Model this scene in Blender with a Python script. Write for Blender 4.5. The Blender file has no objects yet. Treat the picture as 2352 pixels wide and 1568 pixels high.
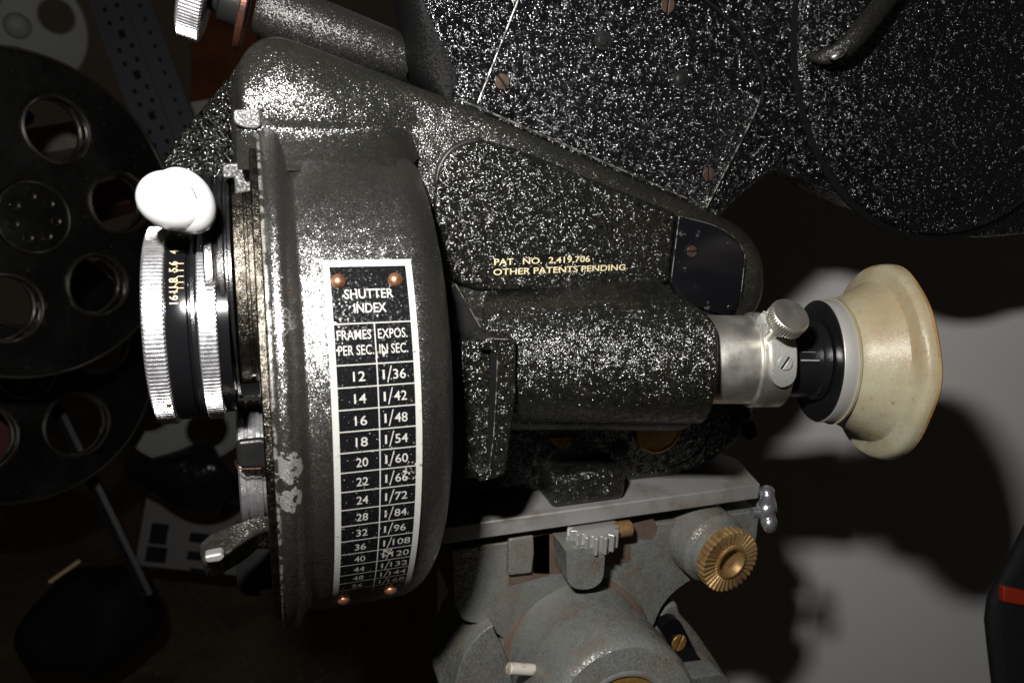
import bpy, bmesh, math, random
from math import sin, cos, tan, radians, degrees, pi, hypot, atan2, sqrt
from mathutils import Vector, Matrix, noise
random.seed(7)
SC = bpy.context.scene
COL = SC.collection
S = 0.001            # modelling unit is the millimetre
LIFT = 1.25          # height of the viewpoint above the floor, metres

# ---------------------------------------------------------------- camera
YAW, PITCH, ROLL, F = radians(19.32), radians(14.82), radians(1.97), 1682.0   # F in pixels of a 2352-pixel-wide picture
_r = Vector((cos(YAW), -sin(YAW), 0)); CW = Vector((sin(YAW)*cos(PITCH), cos(YAW)*cos(PITCH), -sin(PITCH)))
_u = _r.cross(CW)
CR = _r*cos(ROLL) + _u*sin(ROLL); CU = _u*cos(ROLL) - _r*sin(ROLL)
cd = bpy.data.cameras.new('camera'); cam = bpy.data.objects.new('camera', cd); COL.objects.link(cam)
cam.matrix_world = Matrix(((CR.x, CU.x, -CW.x, 0), (CR.y, CU.y, -CW.y, 0), (CR.z, CU.z, -CW.z, LIFT), (0, 0, 0, 1)))
cd.sensor_width = 36; cd.lens = 36*F/2352; cd.clip_start = 0.005; cd.clip_end = 50
cd.dof.use_dof = True; cd.dof.focus_distance = 0.255; cd.dof.aperture_fstop = 19
SC.camera = cam
SC.render.engine = 'CYCLES'
SC.view_settings.view_transform = 'Standard'; SC.view_settings.look = 'None'
SC.view_settings.exposure = 0; SC.view_settings.gamma = 1; SC.view_settings.use_curve_mapping = False
SC.cycles.caustics_reflective = False; SC.cycles.caustics_refractive = False

# ---------------------------------------------------------------- light: the compact camera's own flash, plus a trace of room light
w = bpy.data.worlds.new('World'); SC.world = w; w.use_nodes = True
w.node_tree.nodes['Background'].inputs[0].default_value = (1.0, 0.8, 0.6, 1); w.node_tree.nodes['Background'].inputs[1].default_value = 0.008
FLASH_R, FLASH_U, FLASH_E = -46, 86, 1.8
ld = bpy.data.lights.new('flash', 'AREA'); ld.shape = 'RECTANGLE'; ld.size = 0.024; ld.size_y = 0.014; ld.energy = FLASH_E; ld.color = (1, 0.97, 0.93)
lo = bpy.data.objects.new('flash', ld); COL.objects.link(lo)
fm = cam.matrix_world.copy(); fp = (CR*FLASH_R + CU*FLASH_U)*S
fm.translation = Vector((fp.x, fp.y, fp.z + LIFT)); lo.matrix_world = fm

# ---------------------------------------------------------------- unprojection helpers (pixel of the 2352 px picture -> point in mm)
def ray(u, v): return CW + CR*((u-1176)/F) + CU*((784-v)/F)
def U(u, v, Y): d = ray(u, v); return d*(Y/d.y)
def UZ(u, v, Z): d = ray(u, v); return d*(Z/d.z)
def UD(u, v, D): return ray(u, v)*D
def depth(p): return p.dot(CW)

# ---------------------------------------------------------------- materials
def mat(name, color, rough=.5, metal=0, spec=.5, bumps=(), mix=None, coat=0, rvar=None, ior=1.5):
    m = bpy.data.materials.new(name); m.use_nodes = True
    nt = m.node_tree; N = nt.nodes; L = nt.links; b = N['Principled BSDF']
    b.inputs['Base Color'].default_value = (*color, 1); b.inputs['Roughness'].default_value = rough
    b.inputs['Metallic'].default_value = metal; b.inputs['Specular IOR Level'].default_value = spec
    b.inputs['IOR'].default_value = ior; b.inputs['Coat Weight'].default_value = coat; b.inputs['Coat Roughness'].default_value = .12
    tc = N.new('ShaderNodeTexCoord')
    m['_'] = 0
    def nz(scale, detail=3, rough_=.55, vec=None, dist=0):
        n = N.new('ShaderNodeTexNoise'); n.inputs['Scale'].default_value = scale; n.inputs['Detail'].default_value = detail
        n.inputs['Roughness'].default_value = rough_; n.inputs['Distortion'].default_value = dist
        L.new(vec or tc.outputs['Object'], n.inputs['Vector']); return n.outputs['Fac']
    def ramp(fac, a, b_):
        r = N.new('ShaderNodeMapRange'); r.inputs['From Min'].default_value = a; r.inputs['From Max'].default_value = b_
        L.new(fac, r.inputs['Value']); return r.outputs['Result']
    prev = None
    for kind, scale, dist, strength in bumps:
        if kind == 'facet':                      # crinkled enamel: every small facet leans its own way
            n = N.new('ShaderNodeTexNoise'); n.inputs['Scale'].default_value = scale; n.inputs['Detail'].default_value = strength; n.inputs['Roughness'].default_value = .6
            L.new(tc.outputs['Object'], n.inputs['Vector'])
            a = N.new('ShaderNodeVectorMath'); a.operation = 'SUBTRACT'; L.new(n.outputs['Color'], a.inputs[0]); a.inputs[1].default_value = (.5, .5, .5)
            k = N.new('ShaderNodeVectorMath'); k.operation = 'SCALE'; L.new(a.outputs[0], k.inputs[0]); k.inputs['Scale'].default_value = dist
            g = N.new('ShaderNodeNewGeometry')
            ad = N.new('ShaderNodeVectorMath'); ad.operation = 'ADD'; L.new(k.outputs[0], ad.inputs[0]); L.new(prev or g.outputs['Normal'], ad.inputs[1])
            no = N.new('ShaderNodeVectorMath'); no.operation = 'NORMALIZE'; L.new(ad.outputs[0], no.inputs[0]); prev = no.outputs[0]
            continue
        if kind == 'noise': h = nz(scale, 2, .6)
        elif kind == 'wrinkle':
            n1 = nz(scale, 2, .55, dist=1.2)
            mm = N.new('ShaderNodeMath'); mm.operation = 'SUBTRACT'; L.new(n1, mm.inputs[0]); mm.inputs[1].default_value = .5
            ab = N.new('ShaderNodeMath'); ab.operation = 'ABSOLUTE'; L.new(mm.outputs[0], ab.inputs[0]); h = ab.outputs[0]
        else:
            v = N.new('ShaderNodeTexVoronoi'); v.feature = 'SMOOTH_F1'; v.inputs['Scale'].default_value = scale; v.inputs['Smoothness'].default_value = .35
            L.new(tc.outputs['Object'], v.inputs['Vector']); h = v.outputs['Distance']
        bp = N.new('ShaderNodeBump'); bp.inputs['Distance'].default_value = dist; bp.inputs['Strength'].default_value = strength
        L.new(h, bp.inputs['Height'])
        if prev: L.new(prev, bp.inputs['Normal'])
        prev = bp.outputs['Normal']
    if prev: L.new(prev, b.inputs['Normal'])
    if rvar:
        r = N.new('ShaderNodeMapRange'); L.new(nz(rvar[0], 4), r.inputs['Value']); r.inputs['From Min'].default_value = .3; r.inputs['From Max'].default_value = .7
        r.inputs['To Min'].default_value = rvar[1]; r.inputs['To Max'].default_value = rvar[2]; L.new(r.outputs['Result'], b.inputs['Roughness'])
    # mix: list of (scale, lo, hi, colour[, metallic, centre(world mm), radius, rough])
    cur = None; curm = None; curr = None
    for e in (mix or []):
        f = ramp(nz(e['s'], e.get('d', 4), .6), e['lo'], e['hi'])
        for (c, rad) in ([e['at']] if 'at' in e else []):
            g = N.new('ShaderNodeNewGeometry'); vm = N.new('ShaderNodeVectorMath'); vm.operation = 'DISTANCE'
            L.new(g.outputs['Position'], vm.inputs[0]); vm.inputs[1].default_value = (c.x*S, c.y*S, c.z*S+LIFT)
            fall = ramp(vm.outputs['Value'], rad*S, rad*S*.35)
            ad = N.new('ShaderNodeMath'); ad.operation = 'ADD'; L.new(fall, ad.inputs[0]); n2 = nz(e['s'], 4, .65); L.new(n2, ad.inputs[1])
            f = ramp(ad.outputs[0], e['lo'], e['hi'])
        mx = N.new('ShaderNodeMix'); mx.data_type = 'RGBA'; L.new(f, mx.inputs['Factor'])
        if cur: L.new(cur, mx.inputs[6])
        else: mx.inputs[6].default_value = (*color, 1)
        mx.inputs[7].default_value = (*e['c'], 1); cur = mx.outputs[2]
        if 'metal' in e:
            q = N.new('ShaderNodeMix'); q.data_type = 'FLOAT'; L.new(f, q.inputs[0])
            if curm: L.new(curm, q.inputs[2])
            else: q.inputs[2].default_value = metal
            q.inputs[3].default_value = e['metal']; curm = q.outputs[0]
        if 'rough' in e:
            q = N.new('ShaderNodeMix'); q.data_type = 'FLOAT'; L.new(f, q.inputs[0])
            if curr: L.new(curr, q.inputs[2])
            else: q.inputs[2].default_value = rough
            q.inputs[3].default_value = e['rough']; curr = q.outputs[0]
    if cur: L.new(cur, b.inputs['Base Color'])
    if curm: L.new(curm, b.inputs['Metallic'])
    if curr: L.new(curr, b.inputs['Roughness'])
    del m['_']
    return m

# drum geometry (mm), found by fitting the shutter plate
DY, DZ, DR = 283.0, -84.4, 90.0
def drum(X, a, r=DR): return Vector((X, DY - r*cos(radians(a)), DZ - r*sin(radians(a))))

M = {}
M['magazine'] = mat('magazine crinkle paint', (.0045, .0045, .0055), .155, 0, 1., [('facet', 360, 2.1, 1), ('facet', 1700, 3.9, 1)])
M['lid'] = mat('magazine lid crinkle paint', (.0045, .0045, .0055), .175, 0, 1., [('facet', 360, 2.2, 1), ('facet', 1750, 4.8, 1)])
M['body'] = mat('body crinkle paint', (.009, .009, .0075), .19, 0, .9, [('facet', 360, 1.4, 1), ('facet', 1900, 2.8, 1)],
                mix=[dict(s=55, lo=.55, hi=.8, c=(.016, .015, .010))])
M['sparse'] = mat('sparsely glinting crinkle paint', (.008, .008, .007), .12, 0, .9, [('facet', 330, 3.2, 1), ('facet', 1400, 5.5, 1)])
M['grain'] = mat('grained black casting', (.013, .013, .011), .27, 0, 1., [('facet', 300, .45, 1), ('facet', 2400, 1.9, 1)], ior=1.65, mix=[dict(s=55, lo=.5, hi=.8, c=(.022, .020, .014)), dict(s=120, lo=.74, hi=.82, c=(.035, .025, .014))])
M['drum'] = mat('drum enamel', (.013, .0128, .0113), .31, 0, 1., [('facet', 350, .35, 1), ('facet', 2600, 1.3, 1)], ior=2.0,
                mix=[dict(s=40, lo=.45, hi=.8, c=(.021, .019, .014)),
                     dict(s=380, lo=1.44, hi=1.48, c=(.80, .78, .74), metal=.8, rough=.30, at=(drum(5.0, 0, 94), 11)),
                     dict(s=380, lo=1.46, hi=1.5, c=(.80, .78, .74), metal=.8, rough=.30, at=(drum(4.6, 6, 94), 9)),
                     dict(s=420, lo=1.30, hi=1.42, c=(.7, .66, .6), metal=1, rough=.35, at=(drum(51, 34, 84), 7)),
                     dict(s=650, lo=1.36, hi=1.46, c=(.80, .78, .74), metal=1, rough=.30, at=(drum(4, -24, 95), 9))])  # last patch paints the highlight on the front bead as bright metal
M['wear_glint_edge'] = mat('worn and glinting aluminium edge', (.62, .60, .56), .32, 1, .5, [('noise', 1500, .0002, .4)], mix=[dict(s=260, lo=.42, hi=.55, c=(.02, .02, .016), metal=0)])  # bare metal for real wear, also colours in edge highlights on body and door
M['matte_black'] = mat('smooth black paint', (.012, .012, .012), .35, 0, .4, [('noise', 1800, .00012, .4)], rvar=(200, .25, .5))
M['black_plate'] = mat('black enamel plate', (.006, .006, .008), .13, 0, .22, [('noise', 300, .0001, .15)], mix=[dict(s=160, lo=.66, hi=.72, c=(.10, .10, .10))])
M['nose'] = mat('shade dark nose paint', (.003, .003, .003), .6, 0, .12, [('facet', 1300, 1.2, 1)])  # magazine paint darkened to stand for shade where the nose curves away
M['tube'] = mat('dull black hinge casting', (.012, .0118, .010), .40, 0, .6, [('facet', 350, .4, 1), ('facet', 1900, 1.6, 1)])
M['dark'] = mat('dark recess', (.004, .004, .004), .7, 0, .2)
M['anodised'] = mat('black anodised metal', (.008, .008, .009), .22, 0, 1., [('noise', 2200, .00012, .5)])
M['ring_black'] = mat('glossy black lens barrel', (.006, .006, .007), .16, 0, .6, [('noise', 250, .0001, .1)])
M['chrome'] = mat('knurled chrome', (.70, .70, .72), .30, .85, .5, [('noise', 900, .0002, .4)], rvar=(350, .2, .42), mix=[dict(s=300, lo=.64, hi=.8, c=(.35, .33, .31))])
M['bright_steel'] = mat('brushed aluminium ring', (.50, .49, .47), .40, .5, .5, [('noise', 700, .0001, .3)], mix=[dict(s=300, lo=.6, hi=.75, c=(.45, .43, .39))])
M['zinc'] = mat('grey cast tab', (.11, .11, .11), .35, .5, .5, [('facet', 1500, .7, 1)])
M['steel'] = mat('brushed steel', (.80, .78, .72), .26, .95, .5, [('noise', 500, .00012, .3)], rvar=(120, .3, .48), mix=[dict(s=60, lo=.5, hi=.72, c=(.33, .28, .21)), dict(s=1300, lo=.68, hi=.74, c=(.14, .13, .11))])
M['dull_steel'] = mat('dull cast metal', (.46, .46, .44), .45, .6, .5, [('noise', 1500, .00025, .5)], mix=[dict(s=1800, lo=.6, hi=.7, c=(.16, .15, .12))])
M['cast_dark'] = mat('dark cast lever metal', (.16, .152, .135), .24, .85, .7, [('facet', 350, .9, 1), ('facet', 1300, 1.6, 1)])
M['bronzed'] = mat('worn bronze plate', (.07, .064, .054), .32, 1, .5, [('wrinkle', 1300, .0005, .7)], mix=[dict(s=300, lo=.42, hi=.62, c=(.19, .172, .14)), dict(s=90, lo=.55, hi=.7, c=(.07, .055, .035))])
M['brass'] = mat('tarnished brass', (.42, .24, .07), .40, .6, .5, [('noise', 700, .0004, .5)], mix=[dict(s=300, lo=.5, hi=.75, c=(.20, .085, .022))])
M['bronze_knob'] = mat('bronze', (.34, .215, .095), .46, .55, .5, [('noise', 700, .0003, .5)], mix=[dict(s=260, lo=.5, hi=.72, c=(.24, .11, .035)), dict(s=120, lo=.6, hi=.75, c=(.5, .36, .10))])
M['copper'] = mat('oxidised copper rivet', (.40, .19, .11), .40, .8, .5, [('noise', 900, .0002, .5)], mix=[dict(s=500, lo=.45, hi=.7, c=(.18, .085, .045))])
M['rust_screw'] = mat('rusty screw', (.10, .065, .05), .45, .5, .5, [('noise', 900, .0002, .5)], mix=[dict(s=500, lo=.45, hi=.7, c=(.05, .03, .022))])
M['washer'] = mat('rusty brown washer', (.12, .045, .03), .38, .7, .5, [('noise', 900, .0002, .5)], mix=[dict(s=300, lo=.45, hi=.7, c=(.05, .03, .022))])
M['plate_black'] = mat('index plate black', (.006, .006, .007), .20, 0, .5, [('facet', 1300, .7, 1)],
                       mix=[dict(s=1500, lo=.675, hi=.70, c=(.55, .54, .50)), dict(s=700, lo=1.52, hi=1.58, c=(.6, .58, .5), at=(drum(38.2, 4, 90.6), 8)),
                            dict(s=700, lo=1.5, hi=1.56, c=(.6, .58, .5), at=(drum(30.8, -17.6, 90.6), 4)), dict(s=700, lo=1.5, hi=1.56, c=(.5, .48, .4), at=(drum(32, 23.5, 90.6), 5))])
M['plate_white'] = mat('index plate white', (.43, .43, .41), .40, 0, .4, [('noise', 900, .0002, .3)], mix=[dict(s=700, lo=.62, hi=.70, c=(.16, .15, .12))])
M['cream_paint'] = mat('cream lettering', (.72, .62, .38), .5, 0, .4, mix=[dict(s=900, lo=.6, hi=.7, c=(.2, .16, .08))])
M['gold_paint'] = mat('yellowed lettering', (.78, .62, .36), .5, 0, .4)
M['white_plastic'] = mat('white plastic', (.66, .66, .67), .30, 0, .5, [('noise', 250, .0002, .15)])
M['ivory'] = mat('stained ivory rubber', (.36, .35, .25), .40, 0, .4, [('facet', 500, .10, 1), ('facet', 1500, .25, 1)],
                 mix=[dict(s=26, lo=.40, hi=.64, c=(.30, .235, .14)), dict(s=420, lo=.60, hi=.74, c=(.24, .20, .12)), dict(s=210, lo=.64, hi=.76, c=(.30, .14, .045))])
M['ivory_rim'] = mat('browned rubber lip', (.36, .24, .12), .40, 0, .4, [('noise', 500, .0003, .3)], mix=[dict(s=70, lo=.42, hi=.62, c=(.26, .14, .05)), dict(s=210, lo=.66, hi=.76, c=(.18, .08, .03))])
M['tripod'] = mat('grey green hammered paint', (.150, .157, .148), .34, 0, .6, [('facet', 300, .35, 1), ('facet', 1200, .9, 1)],
                  mix=[dict(s=45, lo=.46, hi=.72, c=(.14, .115, .09)), dict(s=300, lo=.70, hi=.76, c=(.10, .055, .03)), dict(s=140, lo=.72, hi=.80, c=(.19, .18, .04))])
M['tripod_dirt'] = mat('brown grime', (.105, .066, .045), .6, 0, .4, [('noise', 900, .0004, .5)], mix=[dict(s=120, lo=.4, hi=.7, c=(.12, .10, .085))])
M['tripod_plate'] = mat('machined aluminium plate', (.36, .36, .355), .40, .4, .5, [('noise', 700, .0002, .3)], mix=[dict(s=50, lo=.48, hi=.72, c=(.22, .185, .15)), dict(s=900, lo=.64, hi=.72, c=(.12, .11, .09))])
M['alloy'] = mat('polished alloy', (.66, .68, .74), .24, .9, .5, [('noise', 250, .0004, .2)])
M['gear_steel'] = mat('pale steel gear', (.60, .60, .58), .34, .7, .5, [('noise', 900, .0002, .3)])
M['dirty_white'] = mat('dirty white pin', (.6, .57, .50), .5, 0, .4, mix=[dict(s=250, lo=.5, hi=.7, c=(.22, .13, .08))])
M['wall'] = mat('light grey wall', (.80, .79, .785), .8, 0, .2, [('noise', 60, .0006, .2)], mix=[dict(s=6, lo=.4, hi=.7, c=(.76, .75, .745))])
M['floor'] = mat('grimy floor tiles', (.20, .155, .11), .6, 0, .3, [('noise', 60, .001, .4)], mix=[dict(s=5, lo=.4, hi=.7, c=(.10, .075, .05)), dict(s=40, lo=.55, hi=.7, c=(.28, .23, .17))])
M['grout'] = mat('pale grout', (.19, .165, .13), .8, 0, .2)
M['reel_black'] = mat('black reel paint', (.005, .0047, .0043), .34, 0, .5, [('noise', 30, .004, .5), ('facet', 500, .3, 2)], rvar=(18, .22, .6), mix=[dict(s=220, lo=.66, hi=.74, c=(.06, .055, .05))])
M['reel_edge'] = mat('reel edge highlight', (.36, .34, .31), .28, 1, .5)  # bright metal puts the rim highlights into the reel edges' colour
M['reel_white'] = mat('translucent white reel', (.15, .155, .15), .45, 0, .4)
M['galvanised'] = mat('grey slotted angle', (.065, .068, .08), .42, .35, .5, [('noise', 120, .0004, .2)])
M['strut'] = mat('dull grey strut', (.016, .0165, .02), .45, .2, .5)
M['shelf_white'] = mat('off white shelf board', (.30, .28, .25), .6, 0, .3, mix=[dict(s=20, lo=.5, hi=.8, c=(.2, .18, .16))])
M['carton'] = mat('white carton', (.30, .295, .295), .6, 0, .3)
M['carton_print'] = mat('black carton print', (.02, .02, .03), .6, 0, .3)
M['carton_brown'] = mat('brown carton side', (.12, .06, .025), .7, 0, .3)
M['blue'] = mat('blue plastic', (.01, .05, .35), .4, 0, .5)
M['orange'] = mat('orange board', (.07, .021, .005), .6, 0, .3, mix=[dict(s=25, lo=.4, hi=.7, c=(.12, .04, .01))])
M['red'] = mat('red plastic', (.30, .028, .012), .3, 0, .5)
M['pink'] = mat('faded pink cloth', (.13, .045, .045), .8, 0, .2, [('noise', 60, .002, .5)])
M['cloth'] = mat('black cloth', (.010, .010, .011), .75, 0, .25, [('noise', 120, .002, .4)])
M['glossy_bag'] = mat('black plastic sheet', (.008, .008, .009), .22, 0, .5, [('noise', 40, .006, .6)])

# ---------------------------------------------------------------- mesh building
class MB:
    def __init__(s): s.v = []; s.f = []; s.m = []
    def add(s, verts, faces, mi=0):
        o = len(s.v); s.v += [Vector(p) for p in verts]; s.f += [tuple(i+o for i in f) for f in faces]; s.m += [mi]*len(faces)
    def grid(s, rows, close_u=False, close_v=False, mi=0):
        n = len(rows); k = len(rows[0]); fs = []
        for i in range(n if close_v else n-1):
            for j in range(k if close_u else k-1):
                fs.append((i*k+j, i*k+(j+1) % k, ((i+1) % n)*k+(j+1) % k, ((i+1) % n)*k+j))
        s.add([p for r in rows for p in r], fs, mi)
    def lathe(s, o, ax, prof, seg=96, a0=0, a1=360, mi=0, knurl=None, up=None, caps=True):
        """prof: (distance along axis, radius[, knurled]); angle 0 faces the photographer, 90 points down"""
        ax = ax.normalized(); e1 = up or Vector((0, -1, 0)); e1 = (e1 - ax*e1.dot(ax)).normalized(); e2 = ax.cross(e1)
        if e2.z > 0: e2 = -e2
        full = abs(a1-a0) >= 360
        if knurl: seg = knurl*4
        rows = []
        for pr in prof:
            row = []
            for j in range(seg if full else seg+1):
                a = radians(a0 + (a1-a0)*j/seg); r = pr[1]
                if knurl and len(pr) > 2: r += (pr[2] if (j % 4) in (0, 1) else 0)
                row.append(o + ax*pr[0] + (e1*cos(a) + e2*sin(a))*r)
            rows.append(row)
        s.grid(rows, close_u=full, mi=mi)
        if caps and full:
            for row, rr in ((rows[0], prof[0]), (rows[-1], prof[-1])):
                if rr[1] > .01: s.add(row, [tuple(range(len(row)))], mi)
    def prism(s, pts, d, mi=0):
        n = len(pts); d = Vector(d)
        s.add(list(pts) + [p + d for p in pts], [tuple(range(n)), tuple(range(2*n-1, n-1, -1))] + [(i, i+n, (i+1) % n + n, (i+1) % n) for i in range(n)], mi)
    def box(s, c, x, y, z, mi=0):
        """centre and three half-axis vectors"""
        v = [c + x*a + y*b + z*e for e in (-1, 1) for b in (-1, 1) for a in (-1, 1)]
        s.add(v, [(0, 2, 3, 1), (4, 5, 7, 6), (0, 1, 5, 4), (2, 6, 7, 3), (0, 4, 6, 2), (1, 3, 7, 5)], mi)
    def tube(s, path, rad, seg=16, mi=0, flat=1.0, up=Vector((0, -1, 0)), caps=True):
        rows = []
        for i, p in enumerate(path):
            t = (path[min(i+1, len(path)-1)] - path[max(i-1, 0)]).normalized()
            a = (up - t*up.dot(t)).normalized(); b = t.cross(a); r = rad[i] if isinstance(rad, (list, tuple)) else rad
            rows.append([p + a*cos(2*pi*j/seg)*r*flat + b*sin(2*pi*j/seg)*r for j in range(seg)])
        s.grid(rows, close_u=True, mi=mi)
        if caps:
            s.add(rows[0], [tuple(range(seg))], mi); s.add(rows[-1], [tuple(range(seg))], mi)
    def ball(s, c, ax, l, r, n=24, seg=32, mi=0, r2=None, prof=None):
        ax = ax.normalized(); e1 = Vector((0, -1, 0)); e1 = (e1-ax*e1.dot(ax)).normalized(); e2 = ax.cross(e1); rows = []
        for i in range(n+1):
            t = pi*i/n; k = prof(cos(t)) if prof else 1
            rows.append([c + ax*(-cos(t)*l) + (e1*cos(2*pi*j/seg)*(r2 or r) + e2*sin(2*pi*j/seg)*r)*sin(t)*k for j in range(seg)])
        s.grid(rows, close_u=True, mi=mi)
    def build(s, name, mats, parent=None, smooth=40, bevel=None, segs=3, weld=True):
        me = bpy.data.meshes.new(name)
        par = parent
        base = Vector((0, 0, 0))
        root = parent
        while root is not None:
            base = base + root.location; root = root.parent
        me.from_pydata([(p*S + Vector((0, 0, LIFT)) - base) for p in s.v], [], s.f)
        for i, mi in enumerate(s.m): me.polygons[i].material_index = mi
        bm = bmesh.new(); bm.from_mesh(me)
        if weld: bmesh.ops.remove_doubles(bm, verts=bm.verts, dist=1e-6)
        bmesh.ops.recalc_face_normals(bm, faces=bm.faces); bm.to_mesh(me); bm.free()
        for m in (mats if isinstance(mats, (list, tuple)) else [mats]): me.materials.append(M[m])
        for p in me.polygons: p.use_smooth = True
        me.set_sharp_from_angle(angle=radians(smooth))
        o = bpy.data.objects.new(name, me); COL.objects.link(o)
        if par is not None: o.parent = par
        if bevel:
            b = o.modifiers.new('bevel', 'BEVEL'); b.width = bevel*S; b.segments = segs; b.limit_method = 'ANGLE'; b.angle_limit = radians(40)
            b.use_clamp_overlap = True; b.harden_normals = False
        return o

def smooth_path(pts, n=8, closed=False):
    out = []; k = len(pts)
    rng = range(k if closed else k-1)
    for i in rng:
        p0 = pts[(i-1) % k] if closed or i > 0 else pts[i]; p1 = pts[i]; p2 = pts[(i+1) % k]
        p3 = pts[(i+2) % k] if closed or i+2 < k else p2
        for j in range(n):
            t = j/n
            out.append(.5*((2*p1) + (p2-p0)*t + (2*p0-5*p1+4*p2-p3)*t*t + (3*p1-p0-3*p2+p3)*t**3))
    if not closed: out.append(pts[-1])
    return out

def outline(px, Y, rnd=None):
    """pixels on the plane Y; rnd rounds each corner (mm), px entries may carry their own radius"""
    P = [(U(p[0], p[1], Y), (p[2] if len(p) > 2 else (rnd or 0))) for p in px]
    out = []; n = len(P)
    for i in range(n):
        p, r = P[i]
        if r <= 0: out.append(p); continue
        a = P[i-1][0]-p; b = P[(i+1) % n][0]-p
        ra = min(r, a.length*.45); rb = min(r, b.length*.45)
        A = p + a.normalized()*ra; B = p + b.normalized()*rb
        for j in range(7):
            t = j/6; out.append(A*(1-t)**2 + p*2*t*(1-t) + B*t*t)
    return out

BACK = Vector((0, 1, 0)); XA = Vector((1, 0, 0)); ZA = Vector((0, 0, 1))
def thing(name, label, cat, at, group=None):
    o = bpy.data.objects.new(name, None); COL.objects.link(o); o.location = at*S + Vector((0, 0, LIFT)); o.empty_display_size = .02
    o['label'] = label; o['category'] = cat
    if group: o['group'] = group
    return o
def tag(o, label=None, cat=None, group=None, kind=None):
    for k, v in (('label', label), ('category', cat), ('group', group), ('kind', kind)):
        if v: o[k] = v
    return o

_tc = {}
def text_mesh(txt, h, width=None, bold=.0, align='CENTER', space=1.0):
    """flat lettering: list of 2D points and faces; capital height h, optional total width"""
    cu = bpy.data.curves.new('lettering', 'FONT'); cu.body = txt; cu.size = 1; cu.offset = bold; cu.resolution_u = 3; cu.space_character = space
    o = bpy.data.objects.new('lettering', cu); COL.objects.link(o)
    dg = bpy.context.evaluated_depsgraph_get(); me = o.evaluated_get(dg).to_mesh()
    vs = [(v.co.x, v.co.y) for v in me.vertices]; fs = [tuple(p.vertices) for p in me.polygons]
    o.evaluated_get(dg).to_mesh_clear(); bpy.data.objects.remove(o); bpy.data.curves.remove(cu)
    k = h/.72
    x0 = min(v[0] for v in vs); x1 = max(v[0] for v in vs)
    kx = (width/(x1-x0)) if width else k
    off = (x0+x1)/2 if align == 'CENTER' else x0
    return [((v[0]-off)*kx, v[1]*k) for v in vs], fs

def slotted_screw(name, c, nrm, r, mats, parent, ang=.6, h=1.0, dome=.0):
    """round head with a cut slot"""
    nrm = nrm.normalized(); e1 = nrm.orthogonal().normalized(); e2 = nrm.cross(e1)
    d = e1*cos(ang)+e2*sin(ang); q = nrm.cross(d); mb = MB()
    for sgn in (-1, 1):
        a0 = math.asin(.14); pts = []
        for j in range(19):
            a = a0 + (pi-2*a0)*j/18; pts.append(c + (d*cos(a) + q*sin(a)*sgn)*r + nrm*h)
        mb.prism(pts, -nrm*h)
    mb.prism([c + (d*cos(2*pi*j/24)+q*sin(2*pi*j/24))*r*.985 + nrm*h*.35 for j in range(24)], -nrm*h*.5, 1)
    return mb.build(name, mats, parent, bevel=r*.10, segs=2)

def rivet(name, c, nrm, r, h, m, parent):
    mb = MB(); nrm = nrm.normalized()
    mb.lathe(c, nrm, [(h*sin(radians(t)), max(r*cos(radians(t)), .001)) for t in (-15, 0, 15, 30, 45, 60, 75, 90)], 24, up=nrm.orthogonal(), caps=False)
    return mb.build(name, m, parent)

# ================================================================ THE SETTING
WL, WR = UD(930, 900, 710), UD(2352, 900, 630)
wd = (WR-WL); wd.z = 0; wd.normalize(); wn = Vector((wd.y, -wd.x, 0))
if wn.y > 0: wn = -wn
W0, W1 = WL + wd*34, WR + wd*700
FZ = -1250
mb = MB(); mb.prism([Vector((W0.x, W0.y, FZ)), Vector((W1.x, W1.y, FZ)), Vector((W1.x, W1.y, 900)), Vector((W0.x, W0.y, 900))], -wn*80)
tag(mb.build('wall', 'wall'), 'plain light grey wall close behind the tripod and eyepiece', 'wall', kind='structure')
mb = MB(); mb.add([Vector((-4000, -1500, FZ)), Vector((3000, -1500, FZ)), Vector((3000, 5000, FZ)), Vector((-4000, 5000, FZ))], [(0, 1, 2, 3)])
TD = Vector((cos(.42), sin(.42), 0)); TE = Vector((-TD.y, TD.x, 0)); tc = UZ(900, 1480, FZ)
for i in range(-9, 10):
    for (a, b) in ((TD, TE), (TE, TD)):
        mb.box(tc + b*(i*300) + Vector((0, 0, 1.2)), a*2700, b*3.5, Vector((0, 0, 1)), 1)
tag(mb.build('floor', ['floor', 'grout'], smooth=30), kind='structure')

# ================================================================ FILM CAMERA
BY = 255.0
cam_root = thing('film_camera', 'black crinkle painted cine camera with shutter index plate and ivory eyecup', 'film camera', Vector((120, 300, -146)))

# --- body casting
mb = MB()
body_px = [(528, 240, 0), (533, 165, 8), (575, 92, 10), (640, 72, 10), (760, 118, 10), (950, 190, 0), (1100, 246, 0), (1400, 378, 0), (1650, 487, 6), (1735, 530, 10),
           (1772, 600, 8), (1768, 690, 8), (1725, 760, 6), (1650, 800, 0), (1600, 1000, 0), (1100, 1000, 0), (800, 900, 0), (640, 860, 0), (545, 560, 0)]
mb.prism(outline(body_px, BY), BACK*46)
body = mb.build('body_casting', 'grain', cam_root, bevel=7, segs=6)
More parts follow.
